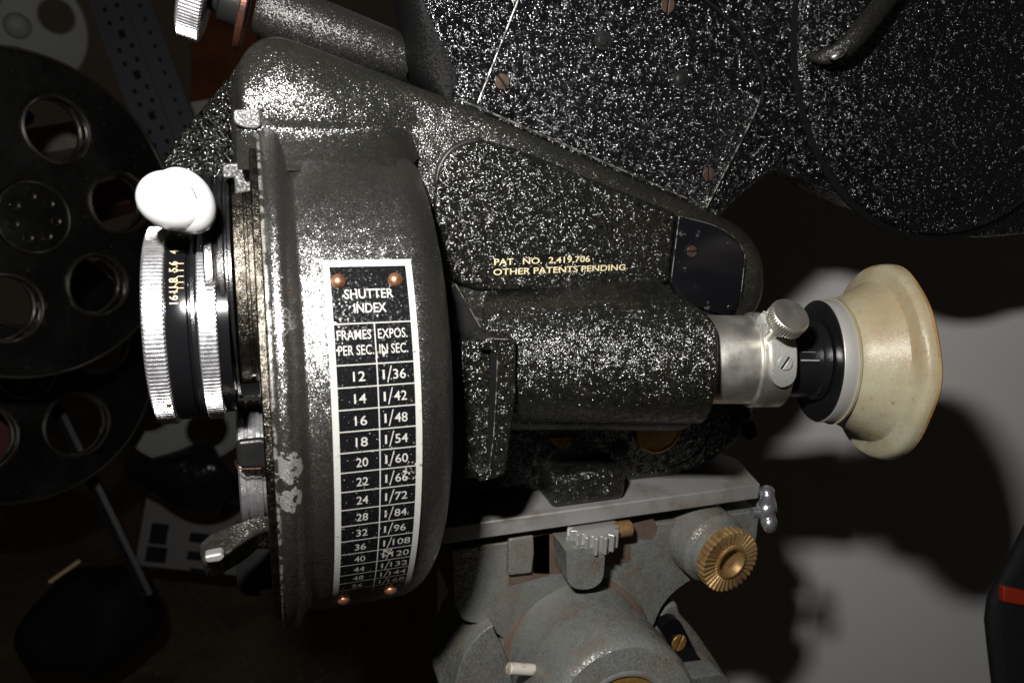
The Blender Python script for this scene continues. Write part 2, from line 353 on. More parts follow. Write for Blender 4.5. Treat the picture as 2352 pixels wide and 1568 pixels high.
# upper shoulder, a swelling of the casting over the shutter drum
mb = MB()
top = smooth_path([U(x, y, BY) for x, y in ((538, 175), (570, 118), (640, 92), (745, 125), (940, 205), (1050, 262))], 6)
bot = smooth_path([U(x, y, BY) for x, y in ((541, 262), (600, 278), (690, 284), (820, 287), (920, 292), (1015, 318))], 6)
rows = []
NB = len(top)
def lean(t, k):
    f = min(1, (1-(k+1)/NB)*1.7); f = f*f*(3-2*f); e = min(1, .55+k/6)
    return 1.5 - 10.5*sin(pi*(t*.62))**.8*f*e if t > 0 else 1.5
for i in range(25):
    t = i/24
    rows.append([a.lerp(b, t) + Vector((0, 1, 0))*lean(t, k) for k, (a, b) in enumerate(zip(top, bot))])
last = rows[-1]
def drad(X): return 90.25 if X < 40 else 90.25 - 15*(1-sqrt(max(0, 1-((X-40)/14)**2)))
for i in range(1, 13):
    t = i/12; row = []
    for kk, p in enumerate(last):
        X = min(max(p.x, 10.5), 50); r_ = drad(X); e = drum(p.x, -57, r_); c_ = drum(p.x, -70, r_+1.5); c_.y = min(c_.y, p.y+8)
        wt = min(1, max(0, (p.x-42)/9)); wt = wt*wt*(3-2*wt)
        row.append((p*(1-t)**2 + c_*2*t*(1-t) + (e + Vector((0, .35, -.2)))*t*t).lerp(p + Vector((4.0, 1.2, -9.0))*t, wt))
    rows.append(row)
mb.grid(rows)
mb.build('shoulder', 'grain', cam_root, smooth=80)
# raised film-gate side cover
mb = MB()
cov = [(1003, 640, 0), (998, 440, 0), (1012, 372, 7), (1062, 322, 9), (1150, 326, 8), (1556, 490, 2), (1540, 650, 2), (1500, 668, 0), (1100, 668, 0)]
mb.prism(outline(cov, BY-2.6), BACK*4)
cover = mb.build('side_cover', 'body', cam_root, bevel=2.0, segs=4)
# fillet at the cover's front corner, black bead shaped to catch the highlight
mb = MB(); mb.tube(smooth_path([U(x, y, BY-.8) for x, y in ((1001, 432), (1010, 385), (1034, 348), (1070, 328), (1110, 322))], 6), [.4, .9]+[1.2]*21+[.6, .3], 10)
mb.build('cover_bead', 'matte_black', cam_root)
# white highlight along the slanted top, put in as a bright metal strip
mb = MB(); mb.tube([U(x, y, BY-.2) for x, y in ((1044, 224), (1100, 247), (1250, 312), (1400, 378), (1560, 448), (1640, 484))], [.15, .34, .40, .30, .25, .12], 8)
mb.build('wear_glint_edge', 'wear_glint_edge', cam_root)
# lettering on the cover
mb = MB()
for txt, a, b, h in (('PAT.  NO.  2,419,706', (1135, 609), (1355, 601), 2.35), ('OTHER PATENTS PENDING', (1133, 632), (1436, 620), 2.35)):
    A = U(*a, BY-2.68); B = U(*b, BY-2.68); d = (B-A); wid = d.length; d.normalize(); upv = Vector((-d.z, 0, d.x))
    vs, fs = text_mesh(txt, h, wid, .012, 'LEFT')
    mb.add([A + d*x + upv*y + BACK*(-.02) for x, y in vs], fs)
mb.build('patent_lettering', 'cream_paint', cam_root, weld=False)
# black corner plate with screws
mb = MB(); mb.prism(outline([(1560, 497, 1), (1640, 518, 0), (1700, 558, 7), (1712, 590, 3), (1700, 690, 2), (1672, 728, 2), (1560, 690, 0), (1541, 648, 1)], BY-3.4), BACK*3.6)
cp = mb.build('corner_plate', 'black_plate', cam_root, bevel=.5, segs=2)
mb = MB(); e = outline([(1560, 497), (1541, 648)], BY-3.3); mb.tube(e, .16, 6); mb.tube(smooth_path([U(x, y, BY-3.3) for x, y in ((1562, 497), (1640, 518), (1688, 546), (1708, 578), (1710, 600), (1699, 700))], 5), .14, 6)
mb.build('wear_glint_edge', 'wear_glint_edge', cp)
slotted_screw('screw', U(1588, 577, BY-3.6), Vector((0, -1, 0)), 2.3, ['rust_screw', 'dark'], cp, 2.4, .5)
mb = MB(); mb.lathe(U(1588, 577, BY-3.5), Vector((0, -1, 0)), [(0, 2.4), (.25, 2.5), (.3, 3.0), (0, 3.2)], 32, up=ZA, caps=False); mb.build('countersink', 'dark', cp)
rivet('screw', U(1677, 706, BY-3.4), Vector((0, -1, 0)), 1.9, 1.0, 'black_plate', cp)

# --- shutter drum
mb = MB()
prof = [(1.0, 60), (1.2, 92.4), (1.8, 93.6), (2.6, 94.3), (4.2, 94.8), (5.6, 94.4), (7.0, 93.0), (8.2, 91.0), (9.3, 89.5), (10.3, 88.9), (11.3, 89.1), (12.5, 89.7), (14, 90.0), (16, 90.1), (30, 90.0), (40, 89.9)]
prof += [(40 + 14.0*sin(radians(t)), 89.9 - 15.0*(1-cos(radians(t)))) for t in range(8, 91, 6)] + [(54, 40)]
mb.lathe(Vector((0, DY, DZ)), XA, prof, 200, mi=0)
drm = mb.build('shutter_housing', 'drum', cam_root, smooth=60)
mb = MB(); mb.lathe(Vector((0, DY, DZ)), XA, [(.75, 93.4), (1.05, 93.75), (1.5, 93.75), (1.75, 93.5), (1.1, 92.6)], 200, a0=-75, a1=80, caps=False)
mb.build('flange_edge', 'wear_glint_edge', drm)
# filler: the drum's upper half runs back into the body
# index plate
XL, XR = 18.17, 39.5; BW = 1.8
LN = [-23.4, -16.2, -12.3, -8.4, -4.5, -.6, 3.2, 7.1, 11.0, 14.8, 18.7, 22.4, 26.0, 29.5, 32.8, 36.2]
TOP, BOT = -33.9, 44.5
def patch(mb, x0, x1, a0, a1, r, mi, n=None, skirt=.0):
    n = n or max(1, int(abs(a1-a0)/1.5)); rows = [[drum(x0, a0+(a1-a0)*i/n, r), drum(x1, a0+(a1-a0)*i/n, r)] for i in range(n+1)]
    mb.grid(rows, mi=mi)
    if skirt:
        mb.grid([[r_[0], drum(x0, a0+(a1-a0)*i/n, r-skirt)] for i, r_ in enumerate(rows)], mi=mi); mb.grid([[r_[1], drum(x1, a0+(a1-a0)*i/n, r-skirt)] for i, r_ in enumerate(rows)], mi=mi)
        for i in (0, n): mb.add([rows[i][0], rows[i][1], drum(x1, a0 if i == 0 else a1, r-skirt), drum(x0, a0 if i == 0 else a1, r-skirt)], [(0, 1, 2, 3)], mi)
mb = MB(); r0 = DR+.55; r1 = r0+.03; r2 = r0+.06
patch(mb, XL-BW, XR+BW, TOP-1.3, BOT, r0, 0, skirt=.5)
patch(mb, XL-BW, XL, TOP-1.3, BOT, r1, 1); patch(mb, XR, XR+BW, TOP-1.3, BOT, r1, 1); patch(mb, XL, XR, TOP-1.3, TOP, r1, 1)
for i, a in enumerate(LN): patch(mb, XL, XR, a-.10, a+.10, r1, 1)
XM = XL + (XR-XL)*.517
patch(mb, XM-.16, XM+.16, LN[0], 40.5, r2, 1)
def drum_text(mb, txt, xc, a, h, width=None, bold=.015, mi=1, space=1.0):
    vs, fs = text_mesh(txt, h, width, bold, space=space)
    mb.add([drum(xc+x, a - degrees(y/DR), r2) for x, y in vs], fs, mi)
drum_text(mb, 'SHUTTER', (XL+XR)/2-.4, -27.9, 2.75, 13.6, .012)
drum_text(mb, 'INDEX', (XL+XR)/2-.4, -25.3, 2.75, 9.0, .012)
xa, xb = (XL+XM)/2, (XM+XR)/2
drum_text(mb, 'FRAMES', xa-.2, -20.6, 2.75, 9.3, .004); drum_text(mb, 'PER SEC.', xa+.1, -17.9, 2.75, 9.7, .004)
drum_text(mb, 'EXPOS.', xb-.2, -20.6, 2.75, 8.2, .004); drum_text(mb, 'IN SEC.', xb-.2, -17.9, 2.75, 8.0, .004)
rows_ = [('12', '1/36'), ('14', '1/42'), ('16', '1/48'), ('18', '1/54'), ('20', '1/60'), ('22', '1/66'), ('24', '1/72'), ('28', '1/84'), ('32', '1/96'), ('36', '1/108'), ('40', '1/120'), ('44', '1/132'), ('48', '1/144'), ('56', '1/168')]
for i, (a_, b_) in enumerate(rows_):
    m_ = (LN[i+1]+LN[i+2])/2
    drum_text(mb, a_, xa+.5-(.3 if i > 8 else 0), m_+.95, 2.75, 3.3, .004)
    # fraction: the stroke is longer than the figures
    num = b_[2:]; wnum = 3.6 if len(num) == 2 else 5.3; x0 = xb - 3.4
    drum_text(mb, '1', x0, m_+.9, 2.75, .55, .0); drum_text(mb, num, x0+2.6+wnum/2, m_+.9, 2.75, wnum, .004)
    sa = [drum(x0+.85, m_+1.5, r2), drum(x0+1.15, m_+1.5, r2), drum(x0+2.35, m_-1.45, r2), drum(x0+2.05, m_-1.45, r2)]
    mb.add(sa, [(0, 1, 2, 3)], 1)
plate = mb.build('index_plate', ['plate_black', 'plate_white'], drm, smooth=30, weld=False)
for (x, a) in ((XL+2.2, -31.2), (XR-3.3, -31.2), (XL+2.0, 42.2), (XR-4.2, 40.6)):
    c = drum(x, a, r0); rivet('rivet', c, drum(x, a, 91)-drum(x, a, 90), 2.15, 1.7, 'copper', drm)

# --- plates between lens and drum
TY, TZ, TR = 262.0, -49.0, 38.6      # lens mount axis
LY, LZ, LR = 250.0, -58.6, 31.0      # lens axis
def tx(u, v=700): return U(u, v, TY-TR+4).x
def lx(u, v=740): return U(u, v, LY-LR+2).x
mount = None
TO = Vector((0, TY, TZ)); LO = Vector((0, LY, LZ))
mb = MB(); mb.lathe(Vector((0, DY, DZ)), XA, [(-1.6, 40), (-1.6, 90.4), (-1.2, 90.9), (.4, 90.9), (.9, 90.4), (.9, 40)], 160)
fp_ = mb.build('front_plate', 'bronzed', cam_root)
mb = MB()
mb.lathe(TO, XA, [(-7.4, 20), (-7.4, TR-1.6), (-7.0, TR-1.0), (-4.2, TR-1.0), (-3.9, TR-1.6), (-3.2, TR-1.6), (-2.9, TR-.8), (-1.4, TR-.8), (-1.4, 20)], 160)
mount = mb.build('lens_mount', 'bronzed', cam_root)
# bright index stroke and dark notch on the mount
mb = MB(); c = U(587, 857, TY-TR+11); mb.box(c + Vector((0, -1.6, 0)), XA*2.0, Vector((0, .5, 0)), ZA*.22); mb.build('index_mark', 'plate_white', mount)
mb = MB(); mb.lathe(TO, XA, [(-7.9, TR-2), (-7.9, TR-.6), (-2.2, TR-.6), (-2.2, TR-2)], 24, a0=42, a1=58, caps=False); mb.build('notch', 'dark', mount)
mb = MB()
mb.lathe(TO, XA, [(-15.6, 16), (-15.6, TR-1.5), (-15.1, TR-.6), (-13.2, TR-.6), (-12.7, TR-2.4), (-12.0, TR-2.6), (-11.4, TR-1.2), (-10.2, TR-1.0), (-9.7, TR-1.9), (-9.2, TR-1.9), (-8.8, TR-.9), (-8.0, TR-.9), (-7.6, TR-2.2), (-7.6, 16)], 160)
adapter = mb.build('grooved_ring', 'anodised', cam_root)
mb = MB()
vs, fs = text_mesh('175', 2.0, 3.6, .0)
cc = U(546, 915, TY-TR+12); ang = degrees(atan2(-(cc.z-TZ), TY-cc.y))
mb.add([Vector((cc.x - y + .9, TY-(TR-.3)*cos(radians(ang-degrees(x/TR))), TZ-(TR-.3)*sin(radians(ang-degrees(x/TR))))) for x, y in vs], fs)
mb.build('ring_lettering', 'gold_paint', adapter, weld=False)

# --- lens
lens = MB()
xs = {k: lx(k) for k in (322, 380, 437, 450, 499)}
lens.lathe(LO, XA, [(xs[380]-1, 12), (xs[380]-.5, LR-1.3), (xs[380]+.3, LR-.9), (xs[437]-1.0, LR-.9), (xs[437]-.5, LR-1.6), (xs[437], LR-1.6), (xs[437]+.2, LR-2.2), (xs[499]+3, LR-2.2), (xs[499]+3, 12)], 128)
lensob = lens.build('lens', 'ring_black', cam_root)
mb = MB(); x0, x1 = xs[322], xs[380]
mb.lathe(LO, XA, [(x0+.6, LR-4), (x0, LR-1.6), (x0+.3, LR-.6), (x0+.8, LR-.5, .75), (x1-.7, LR-.5, .75), (x1-.3, LR-.6), (x1-.1, LR-1.4), (x1-.1, LR-5)], knurl=150, caps=False)
mb.lathe(LO, XA, [(x0+.6, LR-4), (x0+.9, LR-6), (x0+4, LR-9), (x0+5, .1)], 64, mi=1, caps=False)
fr = mb.build('focus_ring', ['chrome', 'ring_black'], lensob, smooth=25)
rivet('grub_screw', Vector((x1-1.5, LY-(LR+.1)*cos(radians(35)), LZ-(LR+.1)*sin(radians(35)))), Vector((0, -cos(radians(35)), -sin(radians(35)))), .8, .4, 'brass', lensob)
mb = MB(); x0, x1 = xs[437]+.1, xs[450]
mb.lathe(LO, XA, [(x0-.3, LR-1.8), (x0+.2, LR-.75), (x1-.3, LR-.75), (x1, LR-1.8)], 128, caps=False); mb.build('chrome_band', 'anodised', lensob)
mb = MB(); x0, x1 = xs[450]+.1, xs[499]
mb.lathe(LO, XA, [(x0, LR-4), (x0+.1, LR-1.6), (x0+.4, LR-1.0), (x0+.6, LR-1.0, .65), (x1-.5, LR-1.0, .65), (x1-.2, LR-1.0), (x1, LR-1.6), (x1, LR-4)], knurl=150, caps=False)
mb.build('aperture_ring', 'chrome', lensob, smooth=25)
# f-numbers round the barrel, read from the side
mb = MB(); rl = LR-.86
def lens_text(txt, u, v, h, wid):
    p = U(u, v, LY-LR+3); a = degrees(math.asin(max(-1, min(1, -(p.z-LZ)/rl))))
    vs, fs = text_mesh(txt, h, wid, .006)
    mb.add([Vector((xs[380]+2.3 + (h/2-y), LY-rl*cos(radians(a-degrees(x/rl))), LZ-rl*sin(radians(a-degrees(x/rl))))) for x, y in vs], fs)
for t, v, wd_ in (('2.8', 558, 3.9), ('4', 593, 1.5), ('5.6', 622, 3.8), ('8', 650, 1.5), ('11', 669, 1.7), ('16', 690, 2.5)): lens_text(t, 395, v, 2.3, wd_)
def lens_pt(x, v):
    p = U(410, v, LY-LR+3); a = math.asin(max(-1, min(1, -(p.z-LZ)/rl))); return Vector((x, LY-(rl+.03)*cos(a), LZ-(rl+.03)*sin(a)))
for v0, v1 in ((564, 564), (591, 591), (616, 616), (630, 634), (642, 650), (654, 664), (666, 678)):
    a = xs[437]-1.3; pth = [lens_pt(a, v0), lens_pt(a-1.5, v0), lens_pt(a-2.6, v1)]
    mb.tube(pth, .13, 6)
mb.build('aperture_lettering', 'gold_paint', lensob, weld=False)

# --- white focusing knob in front of the mount
mb = MB(); K = 222
c = U(397, 463, K); k_ = depth(c)/F
ax = (U(470, 500, K)-U(330, 440, K)).normalized()
mb.ball(c, ax, 78*k_, 66*k_, 28, 40, prof=lambda t: 1.0+.06*t)
knob = mb.build('white_knob', 'white_plastic', cam_root, smooth=80)
mb = MB(); c2 = U(426, 462, K+1.5); mb.ball(c2, (U(480, 540, K)-U(400, 410, K)), 80*k_, 62*k_, 28, 40)
mb.build('knob_back', 'white_plastic', knob, smooth=80)
def on_ball(u, v):
    d = ray(u, v); A_ = 1/(78*k_); B_ = 1/(66*k_)
    f_ = lambda w_: ax*(w_.dot(ax)*A_) + (w_-ax*w_.dot(ax))*B_
    dd, oo = f_(d), f_(-c); b_ = dd.dot(oo); q_ = b_*b_ - dd.dot(dd)*(oo.dot(oo)-1)
    return d*((-b_ - sqrt(max(0, q_)))/dd.dot(dd)) - d.normalized()*.05
mb = MB(); mb.tube([on_ball(p.x, p.y) for p in smooth_path([Vector(p) for p in ((388, 405, 0), (408, 406, 0), (428, 416, 0), (442, 434, 0), (452, 456, 0))], 5)], .16, 6)
mb.build('seam', 'dark', knob)

# --- hardware at the top and bottom of the mount
mb = MB(); mb.prism(outline([(536, 252, 1), (596, 248, .6), (600, 288, .6), (588, 296, 0), (560, 294, 2), (536, 284, 2)], 246), BACK*14); mb.build('catch_block', 'zinc', cam_root, bevel=.7)
mb = MB(); mb.prism(outline([(538, 292), (588, 292), (590, 420), (540, 420)], 262), BACK*6); mb.build('slot', 'dark', cam_root)
mb = MB(); mb.prism(outline([(510, 378, 1.5), (560, 374, .5), (575, 378, .4), (577, 440, 0), (540, 446, 0), (538, 408, 0), (512, 410, 1)], 243), BACK*10); mb.build('stop_tab', 'zinc', cam_root, bevel=.5)
# second, lower lens socket: ribbed chrome barrel
SO = U(560, 1062, 262); SR = 150*depth(SO)/F; SO2 = Vector((0, SO.y, SO.z))
mb = MB(); mb.lathe(SO2, XA, [(-10.6, 8), (-10.6, SR-2), (-10.0, SR-1.2), (-8.4, SR-1.2), (-8.0, SR-2.4), (-7.3, SR-2.4), (-6.8, SR-1.4), (-5.4, SR-1.4), (-5.0, SR-2.2), (-4.4, SR-1.6), (-3.2, SR-1.6), (-2.8, SR-3), (-1.6, SR-3)], 96)
mb.build('spare_socket', 'chrome', cam_root)
mb = MB(); mb.prism(outline([(541, 1014, 2), (598, 1008, 0), (624, 1014, 0), (624, 1078, 0), (600, 1076, 0), (545, 1076, 2.2)], 233), BACK*3); mb.build('slide_tab', 'matte_black', cam_root, bevel=1.2)
mb = MB(); e = smooth_path([U(x, y, 232.7) for x, y in ((541, 1056), (543, 1070), (552, 1076), (600, 1075))], 5); mb.tube(e, .28, 8); mb.build('red_edge', 'washer', cam_root)
# cast lever
mb = MB()
sec_ = [((648, 1178, 238), (645, 1208, 229), (645, 1266, 233), (648, 1220, 250)), ((592, 1184, 232), (594, 1222, 222), (592, 1261, 229), (594, 1224, 246)),
        ((560, 1194, 228), (566, 1238, 217), (574, 1278, 226), (566, 1240, 242)), ((528, 1205, 225), (540, 1256, 213), (552, 1295, 222), (536, 1246, 238)),
        ((482, 1224, 222), (506, 1282, 208), (512, 1317, 216), (494, 1270, 232)), ((455, 1250, 220), (464, 1290, 207), (476, 1330, 215), (462, 1290, 229))]
sr = [[U(*p) for p in q] for q in sec_]
mb.grid(sr, close_u=True); mb.add(sr[0], [(0, 1, 2, 3)]); mb.add(sr[-1], [(0, 1, 2, 3)])
mb.build('lens_lever', 'cast_dark', cam_root, smooth=30, bevel=1.1, segs=3)
mb = MB(); mb.prism(outline([(468, 1278, 1), (508, 1270, .6), (516, 1280, .6), (506, 1290, .6), (474, 1294, 1)], 206.8), BACK*4); mb.build('lever_tip', 'dull_steel', cam_root, bevel=1.2)
mb = MB(); mb.prism(outline([(540, 1230), (650, 1222), (664, 1352), (600, 1356), (596, 1372, 1), (570, 1368, 1), (560, 1366), (544, 1350, 1)], 262), BACK*12); mb.build('mount_foot', 'matte_black', cam_root, bevel=.8)
mb = MB(); mb.prism(outline([(650, 1192), (662, 1192), (664, 1276), (652, 1276)], 236), BACK*6); mb.build('pivot_lug', 'dull_steel', cam_root, bevel=.3)

# --- front panel behind the mount (left, dark triangle)
mb = MB(); mb.prism(outline([(556, 130), (530, 168), (372, 362), (372, 420, 4), (420, 560), (560, 640), (600, 300)], 283), BACK*14)
mb.build('front_panel', 'sparse', cam_root, bevel=2, segs=4)

# --- magazine
MY = 262.0
mb = MB()
mag = [(952, -60, 2), (990, 50, 6), (1050, 172, 2), (1036, 240, 0), (1050, 300, 0), (1500, 520, 0), (1655, 500, 0), (1690, 462, 2), (1778, 388, 3), (1850, 412, 0), (2000, 478, 4), (2150, 534, 6), (2250, 548, 6), (2360, 538, 6),
       (2520, 480, 10), (2660, 340, 12), (2730, 120, 14), (2700, -150, 14), (2560, -330, 14), (2300, -420, 14), (2000, -380, 8), (1700, -240, 2), (1300, -240, 2), (920, -200, 4)]
mb.prism(outline(mag, MY), BACK*24)
magz = mb.build('film_magazine', 'magazine', cam_root, bevel=2.2, segs=4)
# swelling nose at the magazine's front
mb = MB()
c0 = smooth_path([U(x, y, MY+1.0) for x, y in ((935, -120), (956, -50), (990, 45), (1022, 110), (1048, 172), (1040, 210), (1030, 245))], 5)
c1 = smooth_path([U(x, y, MY+13) for x, y in ((880, -120), (903, -50), (922, 40), (930, 100), (936, 150), (962, 200), (1005, 250))], 5)
rows = []
for i in range(13):
    a = pi/2*i/12; rows.append([p.lerp(q_, sin(a)) + Vector((0, (1-cos(a))*12.0 - 12.0*sin(a), 0)) for p, q_ in zip(c0, c1)])
rows.append([p + BACK*10 for p in rows[-1]])
mb.grid(rows)
mb.build('magazine_nose', 'nose', magz, smooth=80)
mb = MB()
door = [(1214, -60, 0), (1190, 0, 0), (1096, 240, 0), (1180, 330, 0), (1560, 500, 0), (1622, 478, 0), (1690, 348, 0), (1747, 236, 5), (1744, 170, 10), (1690, 66, 10), (1610, -4, 10), (1500, -66, 4)]
mb.prism(outline(door, MY-1.3), BACK*2.2)
dr = mb.build('magazine_door', 'magazine', magz, bevel=.35, segs=2)
mb = MB(); mb.tube(smooth_path([U(x, y, MY-1.0) for x, y in ((1500, -72), (1612, -6), (1692, 64), (1738, 136), (1752, 200), (1749, 240))], 5), .55, 8); mb.build('door_seam', 'dark', dr)
mb = MB(); mb.tube([U(x, y, MY-1.25) for x, y in ((1196, -15), (1190, 0), (1143, 120), (1097, 238))], .28, 8); mb.build('door_edge', 'wear_glint_edge', dr); mb = MB(); mb.tube(smooth_path([U(x, y, MY-1.25) for x, y in ((1622, 478), (1656, 412), (1690, 348), (1735, 258), (1746, 222))], 4), [.3]*14+[.2, .12, .06], 8)
mb.build('door_edge', 'wear_glint_edge', dr)  # bright strips paint the highlight along the raised door's edges
for x, y, r, a in ((1153, 188, 17, 1.45), (1533, 12, 17.5, .75), (1627, 400, 15.5, .9)):
    p = U(x, y, MY-1.3); slotted_screw('screw', p, Vector((0, -1, 0)), r*depth(p)/F, ['rust_screw', 'dark'], dr, a, .5)
for x, y in ((1384, 93), (1564, 182)):
    p = U(x, y, MY-1.3); r = 13*depth(p)/F; mb = MB(); mb.lathe(p, Vector((0, -1, 0)), [(-.2, r*1.7), (.12, r*1.6), (.15, r*1.1), (.55, r), (.9, r*.8)], 32, up=ZA); mb.build('rivet', 'matte_black', dr)
# raised round lid
lc = U(2240, 45, MY); lr = (U(2240, 45, MY)-U(2240, 526, MY)).length
mb = MB(); mb.lathe(lc, Vector((0, -1, 0)), [(-.5, lr+1.5), (-.6, lr+.9), (-1.6, lr+.5), (-1.6, lr-.2), (1.4, lr-.8), (2.6, lr-2.2), (3.0, lr-5), (3.0, lr-16), (4.0, lr-18), (4.2, lr-24), (4.2, .1)], 200, up=ZA, caps=False)
lid = mb.build('magazine_lid', 'lid', magz, smooth=50)
mb = MB(); mb.lathe(lc, Vector((0, -1, 0)), [(-1.2, lr+2.6), (.25, lr+2.4), (.25, lr-.3), (-1.2, lr-.3)], 200, up=ZA, caps=False); mb.build('lid_groove', 'dark', lid)

mb = MB()
lp = smooth_path([U(x, y, q) for x, y, q in ((1862, 128, MY-3), (1890, 130, MY-9), (1930, 118, MY-13), (1965, 86, MY-14), (2000, 44, MY-13), (2040, -6, MY-11), (2080, -60, MY-8))], 5)
mb.tube(lp, [1.5+3.0*sin(pi*min(.62, .05+i/len(lp)*.75)) for i in range(len(lp))], 16, flat=.8)
lt = mb.build('latch_lever', 'tube', magz, smooth=60)
mb = MB(); q = U(1925, 124, MY-15.5); mb.ball(q, U(1965, 100, MY-15)-q, 4.2, 1.9, 12, 16, r2=2.6); mb.build('worn_tip', 'wear_glint_edge', lt, smooth=70)

# --- hinge tube, washer, shaft and knurled knob along the slanted top
HY = 284.0
hA, hB = U(452, 52, HY), U(940, 176, HY+4); hB = U(900, 134, HY)
hd = (U(930, 138, HY)-U(610, 22, HY)).normalized(); HO = U(610, 22, HY); kx_ = depth(HO)/F
def ha(u): return (U(u, 22+(u-610)*.3625, HY)-HO).dot(hd)
mb = MB(); rr = 66*kx_
mb.lathe(HO, hd, [(ha(588), 3), (ha(588), rr*.84), (ha(596), rr*.92), (ha(640), rr), (ha(760), rr*.98), (ha(930), rr*.86), (ha(936), rr*.82), (ha(938), 3)], 64)
mb.build('hinge_tube', 'tube', cam_root)
mb = MB(); mb.lathe(HO, hd, [(ha(556), 3), (ha(556), rr*1.55), (ha(559), rr*1.6), (ha(570), rr*1.6), (ha(573), rr*1.55), (ha(573), 3)], 64); mb.build('washer', 'washer', cam_root)
mb = MB(); mb.lathe(HO, hd, [(ha(478), 2), (ha(478), rr*.62), (ha(505), rr*.66), (ha(512), rr*.9), (ha(540), rr*.9), (ha(556), rr*.95), (ha(556), 2)], 48); mb.build('shaft', 'matte_black', cam_root)
rk = rr*1.75; mb = MB()
mb.lathe(HO, hd, [(ha(424), .1), (ha(424), rk-2), (ha(428), rk-.6), (ha(432), rk-.4, .8), (ha(478), rk-.4, .8), (ha(482), rk-.6), (ha(485), rk-2), (ha(485), .1)], knurl=96, caps=False); mb.build('knurled_knob', 'chrome', cam_root, smooth=25)

# --- viewfinder
VA = U(1170, 820, 248); DV = depth(VA)
vd0 = CR*cos(radians(1)) + CW*sin(radians(1))
def vpt(u, v=None):
    """point of the finder axis seen at picture column u"""
    s_ = 0
    for _ in range(12):
        p = VA + vd*s_; d = p.dot(CW); uu = 1176 + F*p.dot(CR)/d; s_ += (u-uu)*d/F
    return s_
tgt = ray(1880, 828); vd = vd0
for _ in range(8):
    s_ = vpt(1880); p = VA + vd*s_; d = p.dot(CW); vv = 784 - F*p.dot(CU)/d; vd = (vd + CU*((vv-828)/F*d/s_)).normalized()
vn = -(CW - vd*CW.dot(vd)).normalized(); vu = vd.cross(-vn); vu = vu if vu.z > 0 else -vu
PXV = DV/F
def vs(u): return vpt(u)
def vlathe(name, prof, m, parent, seg=96, **k):
    mb = MB(); mb.lathe(VA, vd, prof, seg, up=vn, **k); return mb.build(name, m, parent, smooth=k.pop('sm', 40) if False else 40)
BR = 147*PXV
sec = []
flare = smooth_path([Vector((42, -20, 0)), Vector((34, -13.5, 0)), Vector((28.0, -7, 0)), Vector((24.4, .5, 0)), Vector((22.6, 6.0, 0)), Vector((BR*sin(radians(62)), BR*cos(radians(62)), 0))], 6)
sec += [(p.x, p.y) for p in flare]
sec += [(BR*sin(radians(a)), BR*cos(radians(a))) for a in range(57, -96, -5)]
sec += [(-BR, -34), (42, -34)]
mb = MB(); s0, s1 = vs(1110), vs(1608)
ends = [s1 - max(0, a-13)*.75 for a, b in sec]
fr_ = [VA + vd*e + vu*a + vn*b for (a, b), e in zip(sec, ends)]; bk_ = [VA + vd*s0 + vu*a + vn*b for a, b in sec]
nn_ = len(sec); mb.add(fr_+bk_, [tuple(range(nn_)), tuple(range(2*nn_-1, nn_-1, -1))] + [(i, i+nn_, (i+1) % nn_+nn_, (i+1) % nn_) for i in range(nn_)])
vf = mb.build('viewfinder', 'body', cam_root, smooth=35, bevel=1.6, segs=4)
# the front end of the finder: slotted frame
def vbox(u0, u1, v0, v1, n0, n1):
    """corner block in finder axes: picture columns, mm up from axis, mm towards the viewer"""
    a, b = vs(u0), vs(u1)
    return VA + vd*((a+b)/2) + vu*((v0+v1)/2) + vn*((n0+n1)/2), vd*(b-a)/2, vu*(v1-v0)/2, vn*(n1-n0)/2
FYq = 222
mb = MB(); mb.prism(outline([(1102, 786, .6), (1120, 776, 0), (1186, 778, 1.5), (1186, 900, 0), (1172, 1000, 0), (1160, 1092, 3), (1100, 1108, 1), (1098, 1092, .5), (1122, 1078, 0), (1128, 900, 0), (1130, 806, 0), (1104, 804, .6)], FYq), BACK*12)
vfr = mb.build('filter_frame', 'body', vf, bevel=.6, segs=2)
mb = MB(); mb.prism(outline([(1060, 786), (1108, 778), (1140, 808), (1128, 1080), (1098, 1100), (1064, 1096)], FYq+3.5), BACK*26); mb.build('frame_box', 'body', vf, bevel=.5, segs=2)
mb = MB(); mb.prism(outline([(1128, 812), (1142, 812), (1134, 1066), (1119, 1070)], FYq-.25), BACK*1.0); mb.build('slot', 'dark', vf)
mb = MB(); mb.tube([U(x, y, FYq-.3) for x, y in ((1143, 815), (1140, 900), (1134, 1000), (1124, 1076))], .22, 6); mb.tube([U(x, y, FYq-.2) for x, y in ((1104, 790), (1132, 778), (1178, 780))], .2, 6); mb.build('wear_glint_edge', 'wear_glint_edge', vf)
mb = MB(); mb.prism(outline([(1036, 655), (1046, 650), (1112, 765), (1118, 790), (1108, 800), (1040, 790)], 236), BACK*22); mb.build('finder_hood', 'matte_black', vf, bevel=.6)
mb = MB(); mb.tube([U(x, y, 235.8) for x, y in ((1046, 652), (1110, 762))], .2, 6); mb.build('hood_edge', 'wear_glint_edge', vf)
